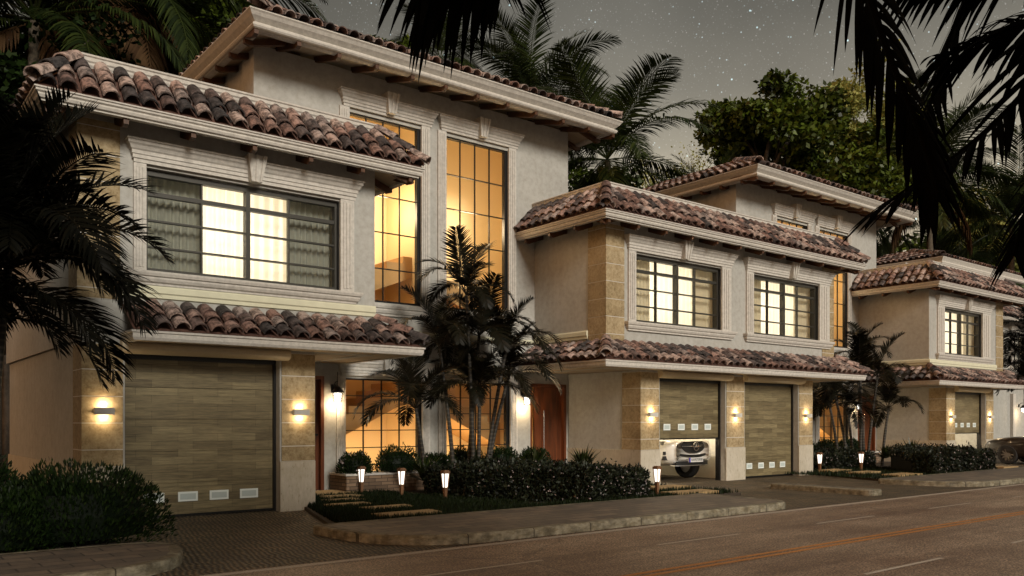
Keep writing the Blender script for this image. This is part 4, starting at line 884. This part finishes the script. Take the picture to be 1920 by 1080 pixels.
# close palms whose fronds hang into the view
def near_frond(t, pts, ll, lw, n, droop, seed, vee=.1, fwd=.6, sides=(-1,1), t0=.04):
    """one big frond along a world-space rachis, leaflets on both sides"""
    r = random.Random(seed); mb = MB(); P = [Vector(p) for p in pts]; N = 16
    def cr(t):
        f = t*(len(P)-1); i = min(int(f), len(P)-2); u = f-i; a = P[max(i-1,0)]; b = P[i]; c = P[i+1]; d = P[min(i+2,len(P)-1)]
        return .5*((2*b)+(c-a)*u+(2*a-5*b+4*c-d)*u*u+(3*b-a-3*c+d)*u**3)
    q = [cr(i/N) for i in range(N+1)]; mb.tube(q, [.026*(1-.8*i/N)+.004 for i in range(N+1)], 6, True, .9)
    for sd in sides:
        for k in range(n):
            t_ = t0+(.99-t0)*(k+.5*(sd > 0))/n; a = cr(t_); T = (cr(min(1,t_+.02))-cr(max(0,t_-.02))).normalized(); side = T.cross(Vector((0,0,1)))
            side.normalize(); side *= sd; up = Vector((0,0,1)); prof = math.sin(math.pi*min(1, .2+.75*t_))**.5; l = ll*prof*r.uniform(.7,1.15)
            d = (side+T*fwd*(.6+.8*t_)+up*vee*r.uniform(-.4,1.3)+rvv(r)*.08).normalized(); wv = lw*r.uniform(.7,1.1); prev = None; seg = 6; p = a
            for j in range(seg+1):
                k_ = (.45,.85,1,.95,.75,.45,.03)[j]; d2 = (d+Vector((0,0,-1))*droop*(j/seg)).normalized(); sv = (T-d2*T.dot(d2)).normalized()*(wv/2)*k_; cur = (p-sv, p+sv)
                if prev: mb.face([prev[0],prev[1],cur[1],cur[0]], r.random())
                prev = cur; p = p+d2*(l/seg)
    mb.build('frond', M['nearpalm'], t); return
def rvv(r): return Vector((r.uniform(-1,1),r.uniform(-1,1),r.uniform(-1,1)))
def near_palm(x, y, h, label, fr):
    t = thing('near_palm', (x,y,-.03), label, 'palm tree', 'palms standing close to the camera'); m = MB(); m.tube([(x,y,-.03),(x+.05,y,h*.5),(x,y,h)], [.17,.13,.11], 12); m.build('trunk', M['bark'], t, True)
    for k, f in enumerate(fr): near_frond(t, [(x,y,h)]+f[0], *f[1:5], seed=200+k+int(x*10), vee=f[5] if len(f) > 5 else .1, fwd=f[6] if len(f) > 6 else .6, t0=.72 if x < 0 else .2)
near_palm(5.3, -.6, 4.6, 'black silhouetted palm fronds hanging into the top right close to the camera', NEAR_R)
near_palm(-.9, -.9, 4.6, 'black silhouetted palm leaves hanging from the top centre close to the camera', NEAR_C)

# broadleaf trees
def tree(x, y, h, crown, nleaf, lsz, label, seed, lm, spread=(3,3,2), trunk_r=.22, tips=26, flat=.7, bare=0, cat='tree'):
    r = random.Random(seed); t = thing('broadleaf_tree', (x,y,0), label, cat)
    m = MB(); zc = h-spread[2]; base = Vector((x,y,-.1)); fork = Vector((x+r.uniform(-.3,.3), y, max(1.5, zc-spread[2]*.7)))
    m.tube([base, base.lerp(fork,.5)+Vector((.1,0,0)), fork], [trunk_r*1.25, trunk_r, trunk_r*.8], 9)
    ends = []
    nl = 7
    for k in range(nl):
        a = 2*math.pi*k/nl+r.uniform(-.3,.3); e = Vector((x+spread[0]*.6*math.cos(a)*r.uniform(.6,1), y+spread[1]*.6*math.sin(a), zc+spread[2]*r.uniform(-.3,.55)))
        mid = fork.lerp(e,.5)+Vector((r.uniform(-.3,.3),r.uniform(-.3,.3),r.uniform(-.4,.2))); m.tube([fork, mid, e], [trunk_r*.45, trunk_r*.3, trunk_r*.13], 6)
        for j in range(4):
            b = e+Vector((r.uniform(-1,1)*spread[0]*.38, r.uniform(-1,1)*spread[1]*.38, r.uniform(-.25,1)*spread[2]*.45)); c = e.lerp(b,.5)+rv()*.15; m.tube([e if j%2 else mid, c, b], [trunk_r*.16,trunk_r*.1,trunk_r*.04], 5); ends.append(b)
    for j in range(tips):
        a = r.uniform(0,6.28); q = r.uniform(.35,1)**.5; ends.append(Vector((x+spread[0]*q*math.cos(a), y+spread[1]*q*math.sin(a), zc+spread[2]*(1-q*q*flat)*r.uniform(-.35,1))))
    m.build('trunk', M['barkdark'], t, True)
    lv = MB(); per = int(nleaf/len(ends))
    for e in ends:
        cr_ = r.uniform(.45,1.0)*min(spread)*.34; tn0 = r.random()*.5
        for k in range(per):
            d = rv(); p = e+Vector((d.x*cr_*1.2, d.y*cr_*1.2, d.z*cr_*.75))*(r.random()**.4); nn = (rv()+Vector((0,0,.8))).normalized(); dd = nn.orthogonal(); dd = Matrix.Rotation(r.uniform(0,6.28), 3, nn) @ dd
            leafq(lv, p, dd, nn, lsz*r.uniform(.7,1.2), lsz*.75*r.uniform(.7,1.1), min(1, tn0+r.random()*.6))
    lv.build('crown', lm, t); return t
tree(8.6, 26.6, 15.8, None, 24000, .24, 'round-leaved bright green tree directly behind the nearest tiled eave', 51, M['treeleaf'], (3.0,2.5,3.8), .25, 80)
tree(15.6, 27.3, 15.6, None, 2600, .26, 'small leafy treetop peeking over the nearest main roof', 52, M['treeleaf'], (1.9,1.5,1.6), .12, 10)
tree(39.4, 27.5, 20.3, None, 17000, .34, 'big spreading dark green tree with visible limbs above the middle house roof', 53, M['treeleaf'], (3.3,3.2,3.7), .4, 26)
tree(43.5, 25.8, 17.4, None, 20000, .30, 'lower tree at the right side of the big spreading tree', 54, M['treeleaf'], (3.6,3.2,3.4), .3, 50)
tree(26.8, 26.6, 13.4, None, 20000, .26, 'dense dark shrubby tree under the coconut palm between the houses', 55, M['treeleaf'], (2.3,2.0,4.4), .2, 50)
tree(68.0, 38.0, 32.5, None, 36000, .36, 'tall pale yellow-green tree beyond the big spreading tree', 56, M['paleleaf'], (7.0,4.0,10.0), .4, 150)
tree(83.0, 33.5, 25.0, None, 24000, .40, 'pale yellow-green tree at the far right behind the palms', 57, M['paleleaf'], (8.0,4.0,8.0), .4, 120)
tree(46.4, 39.8, 21.5, None, 1800, .2, 'nearly bare pale tree beside the middle house roof', 58, M['paleleaf'], (4.2,2.5,4.6), .2, 50)
tree(4.0, 23.6, 11.8, None, 16000, .2, 'dark leafy tree behind the left end of the nearest roof', 59, M['bush'], (3.0,2.5,4.6), .2, 60)
tree(.1, 13.9, 6.4, None, 9000, .16, 'dark broadleaf bush-tree at the left edge against the side wall', 62, M['bush'], (1.9,2.2,2.1), .12, 40)
tree(-5.6, 12.8, 8.8, None, 16000, .2, 'unseen broadleaf tree added beyond the left edge to shade the side wall', 63, M['bush'], (3.2,3.6,4.1), .2, 60)  # unseen, added to block the afterglow from the nearest side wall
tree(3.2, -3.9, 9.9, None, 16000, .26, 'unseen leafy tree added behind the camera to shade the nearest garage', 61, M['treeleaf'], (3.1,3.1,3.3), .25, 50)  # added out of view so its crown dims the nearest garage front
tree(3.4, 25.2, 11.0, None, 14000, .2, 'dark tree at the far left edge behind the palms', 60, M['bush'], (3.0,2.5,4.6), .2, 60)
g = MB(); rr = random.Random(99)
for k in range(40000):
    x = rr.uniform(24,100); y = rr.uniform(33,36)-max(0,x-55)*.08; z = rr.random()**.8*(9.0+.13*(x-24)+1.2*math.sin(x*.31)+.9*math.sin(x*.83+1)); leafq(g, Vector((x,y,z)), rv(), rv(), .6, .42, rr.random())
tag(g.build('distant_woodland', M['treeleaf']), 'dark wooded backdrop behind the houses', 'woodland', kind='stuff')

# bushes
def bush(x, y, rx, ry, h, n, lsz, label, seed, m, base=.05, name='round_bush', upright=.8, group=None, flowers=0, cat='bush'):
    r = random.Random(seed); t = thing(name, (x,y,base), label, cat, group); b = MB()
    ph = [r.uniform(0,6.28) for _ in range(6)]
    def rad(a, e): return 1+.07*math.sin(3*a+ph[0])+.06*math.sin(5*a+ph[1]+3*e)+.05*math.sin(9*a+ph[2]+5*e)
    for k in range(n):
        a = r.uniform(0,6.28); e = math.asin(r.random()**.8) if r.random() < .85 else r.uniform(0,.3); q = rad(a,e)*(1-.28*r.random()**2)
        p = Vector((x+rx*math.cos(a)*math.cos(e)**.7*q, y+ry*math.sin(a)*math.cos(e)**.7*q, base+h*(math.sin(e)**.8)*q)); o_ = Vector((math.cos(a)*math.cos(e),math.sin(a)*math.cos(e),math.sin(e)))
        d = (o_+Vector((0,0,upright))+rv()*.6).normalized(); leafq(b, p, d, rv(), lsz*r.uniform(.7,1.3), lsz*.32, r.random())
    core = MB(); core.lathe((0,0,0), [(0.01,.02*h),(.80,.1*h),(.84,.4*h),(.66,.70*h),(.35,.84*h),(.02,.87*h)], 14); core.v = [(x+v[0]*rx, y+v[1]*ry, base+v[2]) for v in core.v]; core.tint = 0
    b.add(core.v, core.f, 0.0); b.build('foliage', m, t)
    if flowers:
        f = MB()
        for k in range(flowers):
            a = r.uniform(0,6.28); e = r.uniform(.1,1.3); p = Vector((x+rx*1.03*math.cos(a)*math.cos(e)**.7, y+ry*1.03*math.sin(a)*math.cos(e)**.7, base+h*1.03*math.sin(e)**.8))
            for j in range(4): leafq(f, p, rv()+Vector((0,0,.6)), rv(), .035, .03, .5)
        f.build('blossoms', M['flower'], t)
    return t
bg_ = 'clipped bushes at the near left'
bush(2.2,11.15,.95,.75,.86,9000,.07,'clipped rounded bush in front of the nearest garage door edge',61,M['bush'],group=bg_)
bush(1.3,11.0,.80,.65,.66,8000,.07,'lower clipped bush beside the near left pavement',62,M['bush'],group=bg_)
bush(.3,11.1,.85,.8,.78,8000,.07,'clipped bush cut by the left edge of the picture',63,M['bush'],group=bg_)
bush(1.0,12.3,.9,.7,.98,7000,.07,'taller clipped bush at the back against the nearest side wall',64,M['bush'],group=bg_)
bush(-.6,12.2,1.0,.8,1.0,5000,.07,'clipped bush behind the left edge below the dark palms',65,M['bush'],group=bg_)
PB = [(8.05,15.2,.34,.28,.40,'flowering bush on the left end of the nearest planter',1),(8.95,15.1,.48,.36,.50,'domed bush in front of the nearest lower stair window',0),(9.9,15.15,.40,.3,.34,'small flowering bush between the two lower stair windows',1),(10.65,15.1,.44,.34,.46,'domed bush below the pilaster between the lower stair windows',0),(11.7,15.15,.42,.3,.44,'domed bush behind the thin palm stems',0),
      (12.5,15.0,.4,.3,.4,'bush beside the brown front door',0),(23.6,15.15,.5,.3,.42,'domed bush in the far planter at its left end',0),(24.9,15.15,.5,.3,.42,'domed bush in the far planter behind the palm stems',0),(26.2,15.15,.5,.3,.45,'domed bush at the right end of the far planter',0)]
for k, (x,y,rx,ry,h,lb,fl) in enumerate(PB): bush(x,y,rx,ry,h,2200,.06,lb,70+k,M['bush'],base=.44,group='bushes in the stone planters',flowers=26 if fl else 0)
def hedge(x0, x1, y0, y1, h, label, seed, n=26000, nf=330, shape=None):
    r = random.Random(seed); t = thing('flowering_hedge', ((x0+x1)/2,(y0+y1)/2,.05), label, 'hedge', 'low white-flowering hedges'); b = MB(); f = MB()
    def top(x, y): return h*(1+.10*math.sin(2.1*x+seed)+.07*math.sin(5.3*x+1.3*y)+.06*math.sin(11*x+7*y))
    def edge(x): return shape(x) if shape else (y0, y1)
    for k in range(n):
        x = r.uniform(x0,x1); a, c = edge(x); s = r.random()
        if k % 9 == 0:
            x = r.choice((x0+.02, x1-.02))+r.uniform(-.05,.05); a, c = edge(min(max(x,x0),x1)); y = r.uniform(a,c); z = .05+top(x,y)*r.random()
        elif s < .45: y = a-.02+r.random()**2*.18+.06*math.sin(6*x); z = .05+top(x,y)*r.random()
        else: y = r.uniform(a,c); z = .05+top(x,y)*(1-.3*r.random()**1.5)+(r.random() < .04)*r.uniform(0,.14)
        if k % 9 and (x < x0+.15 or x > x1-.15): z *= r.uniform(.3,1)
        d = (rv()+Vector((0,-.35,.5))).normalized(); leafq(b, Vector((x,y,z)), d, rv(), *((lambda q: (.04+.07*q, .02+.026*q))(r.random())), r.random()**1.5)
    m = 24
    for k in range(m):
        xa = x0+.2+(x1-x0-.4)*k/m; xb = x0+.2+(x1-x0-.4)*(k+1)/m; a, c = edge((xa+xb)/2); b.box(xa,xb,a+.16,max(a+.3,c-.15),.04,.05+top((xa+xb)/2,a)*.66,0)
    b.build('foliage', M['hedge'], t)
    for k in range(nf):
        x = r.uniform(x0,x1); a, c = edge(x)
        if r.random() < .62: y = a-.05+.05*math.sin(6*x); z = .08+top(x,y)*r.random()
        else: y = r.uniform(a,c); z = .06+top(x,y)*r.uniform(.92,1.05)
        p = Vector((x,y,z)); s = r.uniform(.015,.034)
        for j in range(5): leafq(f, p, rv()+Vector((0,-.4,.5)), rv(), s, s*.9, .5)
    f.build('blossoms', M['flower'], t); return t
hedge(8.9, 11.85, 10.85, 13.9, .57, 'dark white-flowering hedge along the near pavement before the nearest house', 81, 36000, 190, lambda x: (10.85+max(0,10.2-x)*1.25, 14.0-max(0,x-11.0)*1.5))
hedge(22.7, 26.6, 10.75, 12.6, .62, 'dark flowering hedge along the pavement before the far house', 82, 22000, 110, lambda x: (10.75, 11.25+min(1.5, max(0, x-22.7)*1.1)))
hedge(22.4, 25.2, 13.7, 14.9, .50, 'dark flowering shrubs behind the far garden lights', 83, 9000, 50)
def spiky(x, y, r_, label, seed, base=.06):
    r = random.Random(seed); t = thing('spiky_plant', (x,y,base), label, 'plant', 'spiky rosette plants'); b = MB()
    for k in range(60):
        a = r.uniform(0,6.28); e = r.uniform(.25,1.4); L = r_*r.uniform(.7,1.05); d = Vector((math.cos(a)*math.cos(e),math.sin(a)*math.cos(e),math.sin(e))); s = d.cross(Vector((0,0,1))).normalized()*.035; p = Vector((x,y,base)); q = p+d*L*.5; q2 = p+d*L+Vector((0,0,-.15*L)); tn = r.random()
        b.face([p-s*.5,p+s*.5,q+s,q-s],tn); b.face([q-s,q+s,q2],tn)
    b.build('leaves', M['coco'], t)
spiky(12.2,14.6,.72,'spiky rosette plant at the hedge back left of the brown door',90,.35); spiky(13.3,14.2,.78,'spiky rosette plant in front of the brown door',91,.35)
spiky(9.1,14.3,.7,'spiky rosette plant between the hedge and the nearest stair window',92,.3); spiky(27.3,13.6,.85,'large spiky plant in front of the far side wall',93,.3); spiky(26.2,13.9,.6,'smaller spiky plant right of the far palm clump',94,.3)
g = MB(); rr = random.Random(5)
for (x0,x1,y0,y1,n) in ((5.35,9.2,10.56,13.6,22000),(6.4,8.6,13.3,15.6,7000),(12.6,14.2,10.56,13.2,2500),(20.15,25,10.56,13.8,6000),(8.5,13,10.56,11.0,3000)):
    for k in range(n):
        x = rr.uniform(x0,x1); y = rr.uniform(y0,y1)
        if x < 5.35+(y-10.5)*.28: continue
        if any(abs(x-s[0]) < s[2]-.03 and abs(y-s[1]) < s[3]-.03 for s in SL): continue
        h = rr.uniform(.05,.11); a = rr.uniform(0,6.28); dx, dy = .012*math.cos(a), .012*math.sin(a); l = rr.uniform(-.04,.04)
        g.face([(x-dx,y-dy,.058),(x+dx,y+dy,.058),(x+l,y+l*.5,.058+h)], rr.random())
tag(g.build('grass', M['grass']), 'dark lawn grass around the stepping slabs', 'grass', kind='stuff')

# ------------------------------------------------------------------ cars (nose towards local -Y, origin under the nose)
def loft(mb, secs, n=20, close=True):
    """secs: (y, halfwidth, z0, z1, power)"""
    rings = []
    for (y, w, z0, z1, pw) in secs:
        zc, hh = (z0+z1)/2, (z1-z0)/2; rg = []
        for k in range(n):
            a = 2*math.pi*k/n; c, s = math.cos(a), math.sin(a); rg.append((w*math.copysign(abs(c)**pw, c), y, zc+hh*math.copysign(abs(s)**pw, s)))
        rings.append(rg)
    vs = [v for r_ in rings for v in r_]; fs = []
    for i in range(len(rings)-1):
        for k in range(n): fs.append((i*n+k, i*n+(k+1)%n, (i+1)*n+(k+1)%n, (i+1)*n+k))
    fs.append(tuple(range(n))); fs.append(tuple((len(rings)-1)*n+k for k in range(n-1,-1,-1)))
    mb.add(vs, fs); return mb
def wheel(t, x, y, r, w=.24):
    s = 1 if x > 0 else -1; m = MB(); prof = [(.62*r,-w/2),(.9*r,-w/2),(r,-w/2+.04),(r,w/2-.04),(.9*r,w/2),(.62*r,w/2)]; n = 28; vs = []; fs = []
    for a_, (rr_, o) in enumerate(prof):
        for k in range(n): an = 2*math.pi*k/n; vs.append((x+o, y+rr_*math.cos(an), r+rr_*math.sin(an)))
    for i in range(len(prof)-1):
        for k in range(n): fs.append((i*n+k, i*n+(k+1)%n, (i+1)*n+(k+1)%n, (i+1)*n+k))
    m.add(vs, fs); wo = m.build('wheel', M['tyre'], t, False, None); 
    q = MB()
    for k in range(10): an = 2*math.pi*k/10; q.bar((x+s*.07,y,r),(x+s*.08,y+.62*r*math.cos(an),r+.62*r*math.sin(an)),.03,.05)
    q.tube([(x-s*.02,y,r),(x-s*.01,y,r)], .63*r, 20); q.tube([(x+s*.05,y,r),(x+s*.09,y,r)], .07, 12); q.build('rim', M['steel'], wo)
def subsurf(o, lv=1):
    md = o.modifiers.new('smooth', 'SUBSURF'); md.levels = lv; md.render_levels = lv
    o.data.polygons.foreach_set('use_smooth', [True]*len(o.data.polygons))
def rel(mb, t):  # local coords -> builder works in world relative to root at its location
    L = t.location; mb.v = [(v[0]+L.x, v[1]+L.y, v[2]+L.z) for v in mb.v]; return mb
def car(loc, rz, label, pnt, suv=True):
    t = thing('parked_car', loc, label, 'car'); B = lambda mb, nm, m_, par=None, sm=False: rel(mb, t).build(nm, m_, par or t, sm)
    m = MB()
    if suv: loft(m, [(.02,.62,.50,.98,.45),(.08,.80,.42,1.03,.42),(.28,.90,.38,1.07,.40),(.7,.94,.36,1.10,.38),(1.4,.96,.34,1.16,.36),(3.0,.96,.34,1.16,.34),(4.3,.95,.36,1.18,.36),(4.75,.88,.42,1.14,.42),(4.82,.7,.5,1.05,.5)], 24)
    else: loft(m, [(0,.60,.42,.68,.5),(.10,.78,.30,.80,.45),(.4,.88,.24,.90,.42),(.9,.92,.2,.96,.40),(1.6,.93,.2,.97,.38),(3.2,.93,.2,.92,.38),(4.2,.90,.24,.90,.42),(4.55,.78,.3,.82,.45)], 24)
    b = B(m, 'body', pnt, None, True); subsurf(b, 1)
    m = MB()
    if suv: loft(m, [(1.15,.80,1.05,1.14,.5),(1.55,.78,1.05,1.42,.45),(2.05,.74,1.05,1.70,.42),(3.4,.72,1.05,1.74,.42),(4.3,.68,1.05,1.50,.45),(4.62,.62,1.05,1.15,.5)], 20)
    else: loft(m, [(1.5,.74,.8,.88,.5),(2.1,.68,.8,1.18,.45),(2.6,.62,.8,1.27,.42),(3.3,.60,.8,1.25,.42),(4.2,.6,.8,.95,.5)], 20)
    c = B(m, 'cabin', M['carglass'], None, True); subsurf(c, 1)
    r = .36 if suv else .33
    for x in (-.84,.84):
        for y in ((.92,3.85) if suv else (.86,3.5)):
            m = MB(); wheel_t(t, x*(1 if suv else .96), y, r)
    if not suv: 
        for x in (-1,1): q = MB(); q.hull([(x*.5,.02,.50),(x*.78,.10,.52),(x*.78,.10,.60),(x*.5,.0,.58)], [(x*.5,.15,.50),(x*.82,.4,.56),(x*.82,.4,.66),(x*.5,.15,.6)]); B(q, 'headlight', M['headlamp'])
        return t
    # grille: dark shield with a bar, star badge
    def fy(x, z): return -.012+.55*abs(x)**2.4*.6+max(0,z-.86)*.28
    def patch(pts, nm, m_, off=0.0, par=None, th=.03):
        q = MB(); n = len(pts); q.add([(x, fy(x,z)-off, z) for x,z in pts]+[(x, fy(x,z)-off+th+.09, z) for x,z in pts], [tuple(range(n)), tuple(range(2*n-1,n-1,-1))]+[(k,(k+1)%n,n+(k+1)%n,n+k) for k in range(n)]); return B(q, nm, m_, par)
    def band(x0, x1, zt, zb, n=10):   # strip outline sampled so it follows the curved nose
        return [(x0+(x1-x0)*k/n, zt(x0+(x1-x0)*k/n)) for k in range(n+1)]+[(x1-(x1-x0)*k/n, zb(x1-(x1-x0)*k/n)) for k in range(n+1)]
    def strip(x0, x1, zt, zb, nm, m_, off, par=None, n=12):
        q = MB()
        for k in range(n):
            a = x0+(x1-x0)*k/n; c_ = x0+(x1-x0)*(k+1)/n
            q.hull([(a,fy(a,zb(a))-off,zb(a)),(c_,fy(c_,zb(c_))-off,zb(c_)),(c_,fy(c_,zb(c_))+.10,zb(c_)),(a,fy(a,zb(a))+.10,zb(a))],[(a,fy(a,zt(a))-off,zt(a)),(c_,fy(c_,zt(c_))-off,zt(c_)),(c_,fy(c_,zt(c_))+.10,zt(c_)),(a,fy(a,zt(a))+.10,zt(a))])
        return B(q, nm, m_, par)
    gz0 = lambda x: .70+.16*(abs(x)/.46)**3; g_ = strip(-.46,.46, lambda x: .985, gz0, 'grille', M['black'], .03)
    strip(-.44,.44, lambda x: .872, lambda x: .856, 'grille_bar', M['chrome'], .05, g_)
    strip(-.62,.62, lambda x: .655+.05*(abs(x)/.62)**2, lambda x: .60+.05*(abs(x)/.62)**2, 'middle_intake', M['black'], .03)
    strip(-.66,.66, lambda x: .545, lambda x: .47-.0*x, 'silver_lip', M['steel'], .035)
    strip(-.60,.60, lambda x: .50, lambda x: .405, 'lower_intake', M['black'], .045)
    strip(-.64,.64, lambda x: .405, lambda x: .38, 'skid_plate', M['steel'], .05)
    for s in (-1,1):
        a, c_ = (.64, .86) if s > 0 else (-.86, -.64)
        strip(a, c_, lambda x: .74, lambda x: .66, 'side_intake', M['black'], .03, n=5); strip(a, c_, lambda x: .63, lambda x: .53, 'side_intake', M['black'], .03, n=5)
        strip(min(s*.56,s*.88), max(s*.56,s*.88), lambda x: .99-.0*x, lambda x: .90-.10*(.88-abs(x)), 'headlight', M['headlamp'], -.012, n=6)
    q = MB(); R0 = .10; cy = fy(0,.86)-.07; cz = .86
    for k in range(24):
        a, c_ = 2*math.pi*k/24, 2*math.pi*(k+1)/24; q.bar((R0*math.cos(a),cy,cz+R0*math.sin(a)),(R0*math.cos(c_),cy,cz+R0*math.sin(c_)),.018)
    for k in range(3): a = R(90+120*k); d = Vector((math.cos(a),0,math.sin(a))); s_ = Vector((-math.sin(a),0,math.cos(a)))*.018; c0 = Vector((0,cy,cz)); q.add([c0-s_-Vector((0,.008,0)), c0+s_-Vector((0,.008,0)), c0+d*R0], [(0,1,2)])
    B(q, 'star_badge', M['chrome'], g_)
    q = MB(); yy = fy(0,.5)-.075; q.box(-.26,.26,yy,yy+.04,.475,.585); pl = B(q, 'number_plate', M['plate'])
    q = MB(); q.box(-.26,-.215,yy-.003,yy+.01,.476,.584); B(q, 'plate_stripe', M['blue'], pl)
    cu = bpy.data.curves.new('plate_text', 'FONT'); cu.body = 'HAMSTER00'; cu.size = .098; cu.align_x = 'CENTER'; cu.align_y = 'CENTER'; cu.extrude = .001
    to = bpy.data.objects.new('plate_text_src', cu); COL.objects.link(to); dg = bpy.context.evaluated_depsgraph_get(); me = bpy.data.meshes.new_from_object(to.evaluated_get(dg)); bpy.data.objects.remove(to)
    xs_ = [v.co.x for v in me.vertices]; wd = max(xs_)-min(xs_); me.transform(Matrix.Scale(.43/wd, 4, (1,0,0))); me.materials.clear(); me.materials.append(M['black']); tx = bpy.data.objects.new('plate_text', me); COL.objects.link(tx); tx.parent = pl; tx.location = (.022, yy-.003, .53); tx.rotation_euler = (R(90),0,0)
    return t
def wheel_t(t, x, y, r):
    L = t.location
    wheel(t, x+L.x if False else x, y, r)
# wheels are authored in local space: wrap MB.build so their vertices are taken as local
_ob = MB.build
def wheel_t(t, x, y, r, w=.24):
    s = 1 if x > 0 else -1; m = MB(); prof = [(.62*r,-w/2),(.9*r,-w/2),(r,-w/2+.04),(r,w/2-.04),(.9*r,w/2),(.62*r,w/2)]; n = 28; vs = []; fs = []
    for (rr_, o) in prof:
        for k in range(n): an = 2*math.pi*k/n; vs.append((x+o, y+rr_*math.cos(an), r+rr_*math.sin(an)))
    for i in range(len(prof)-1):
        for k in range(n): fs.append((i*n+k, i*n+(k+1)%n, (i+1)*n+(k+1)%n, (i+1)*n+k))
    m.add(vs, fs); wo = rel(m, t).build('wheel', M['tyre'], t); q = MB()
    for k in range(10): an = 2*math.pi*k/10; q.bar((x+s*.07,y,r),(x+s*.08,y+.62*r*math.cos(an),r+.62*r*math.sin(an)),.03,.05)
    q.tube([(x-s*.02,y,r),(x-s*.01,y,r)], .63*r, 20); q.tube([(x+s*.05,y,r),(x+s*.09,y,r)], .07, 12); rel(q, t).build('rim', M['rimgrey'], wo)
car((16.62,13.75,.006), 0, 'pale silver car with a star badge standing nose-out under the raised garage door', M['suv'], True)
dc = car((32.35,13.2,.006), 0, 'very dark low parked car cut by the right edge behind the hedge', M['darkcar'], False); dc.rotation_euler = (0,0,R(180))
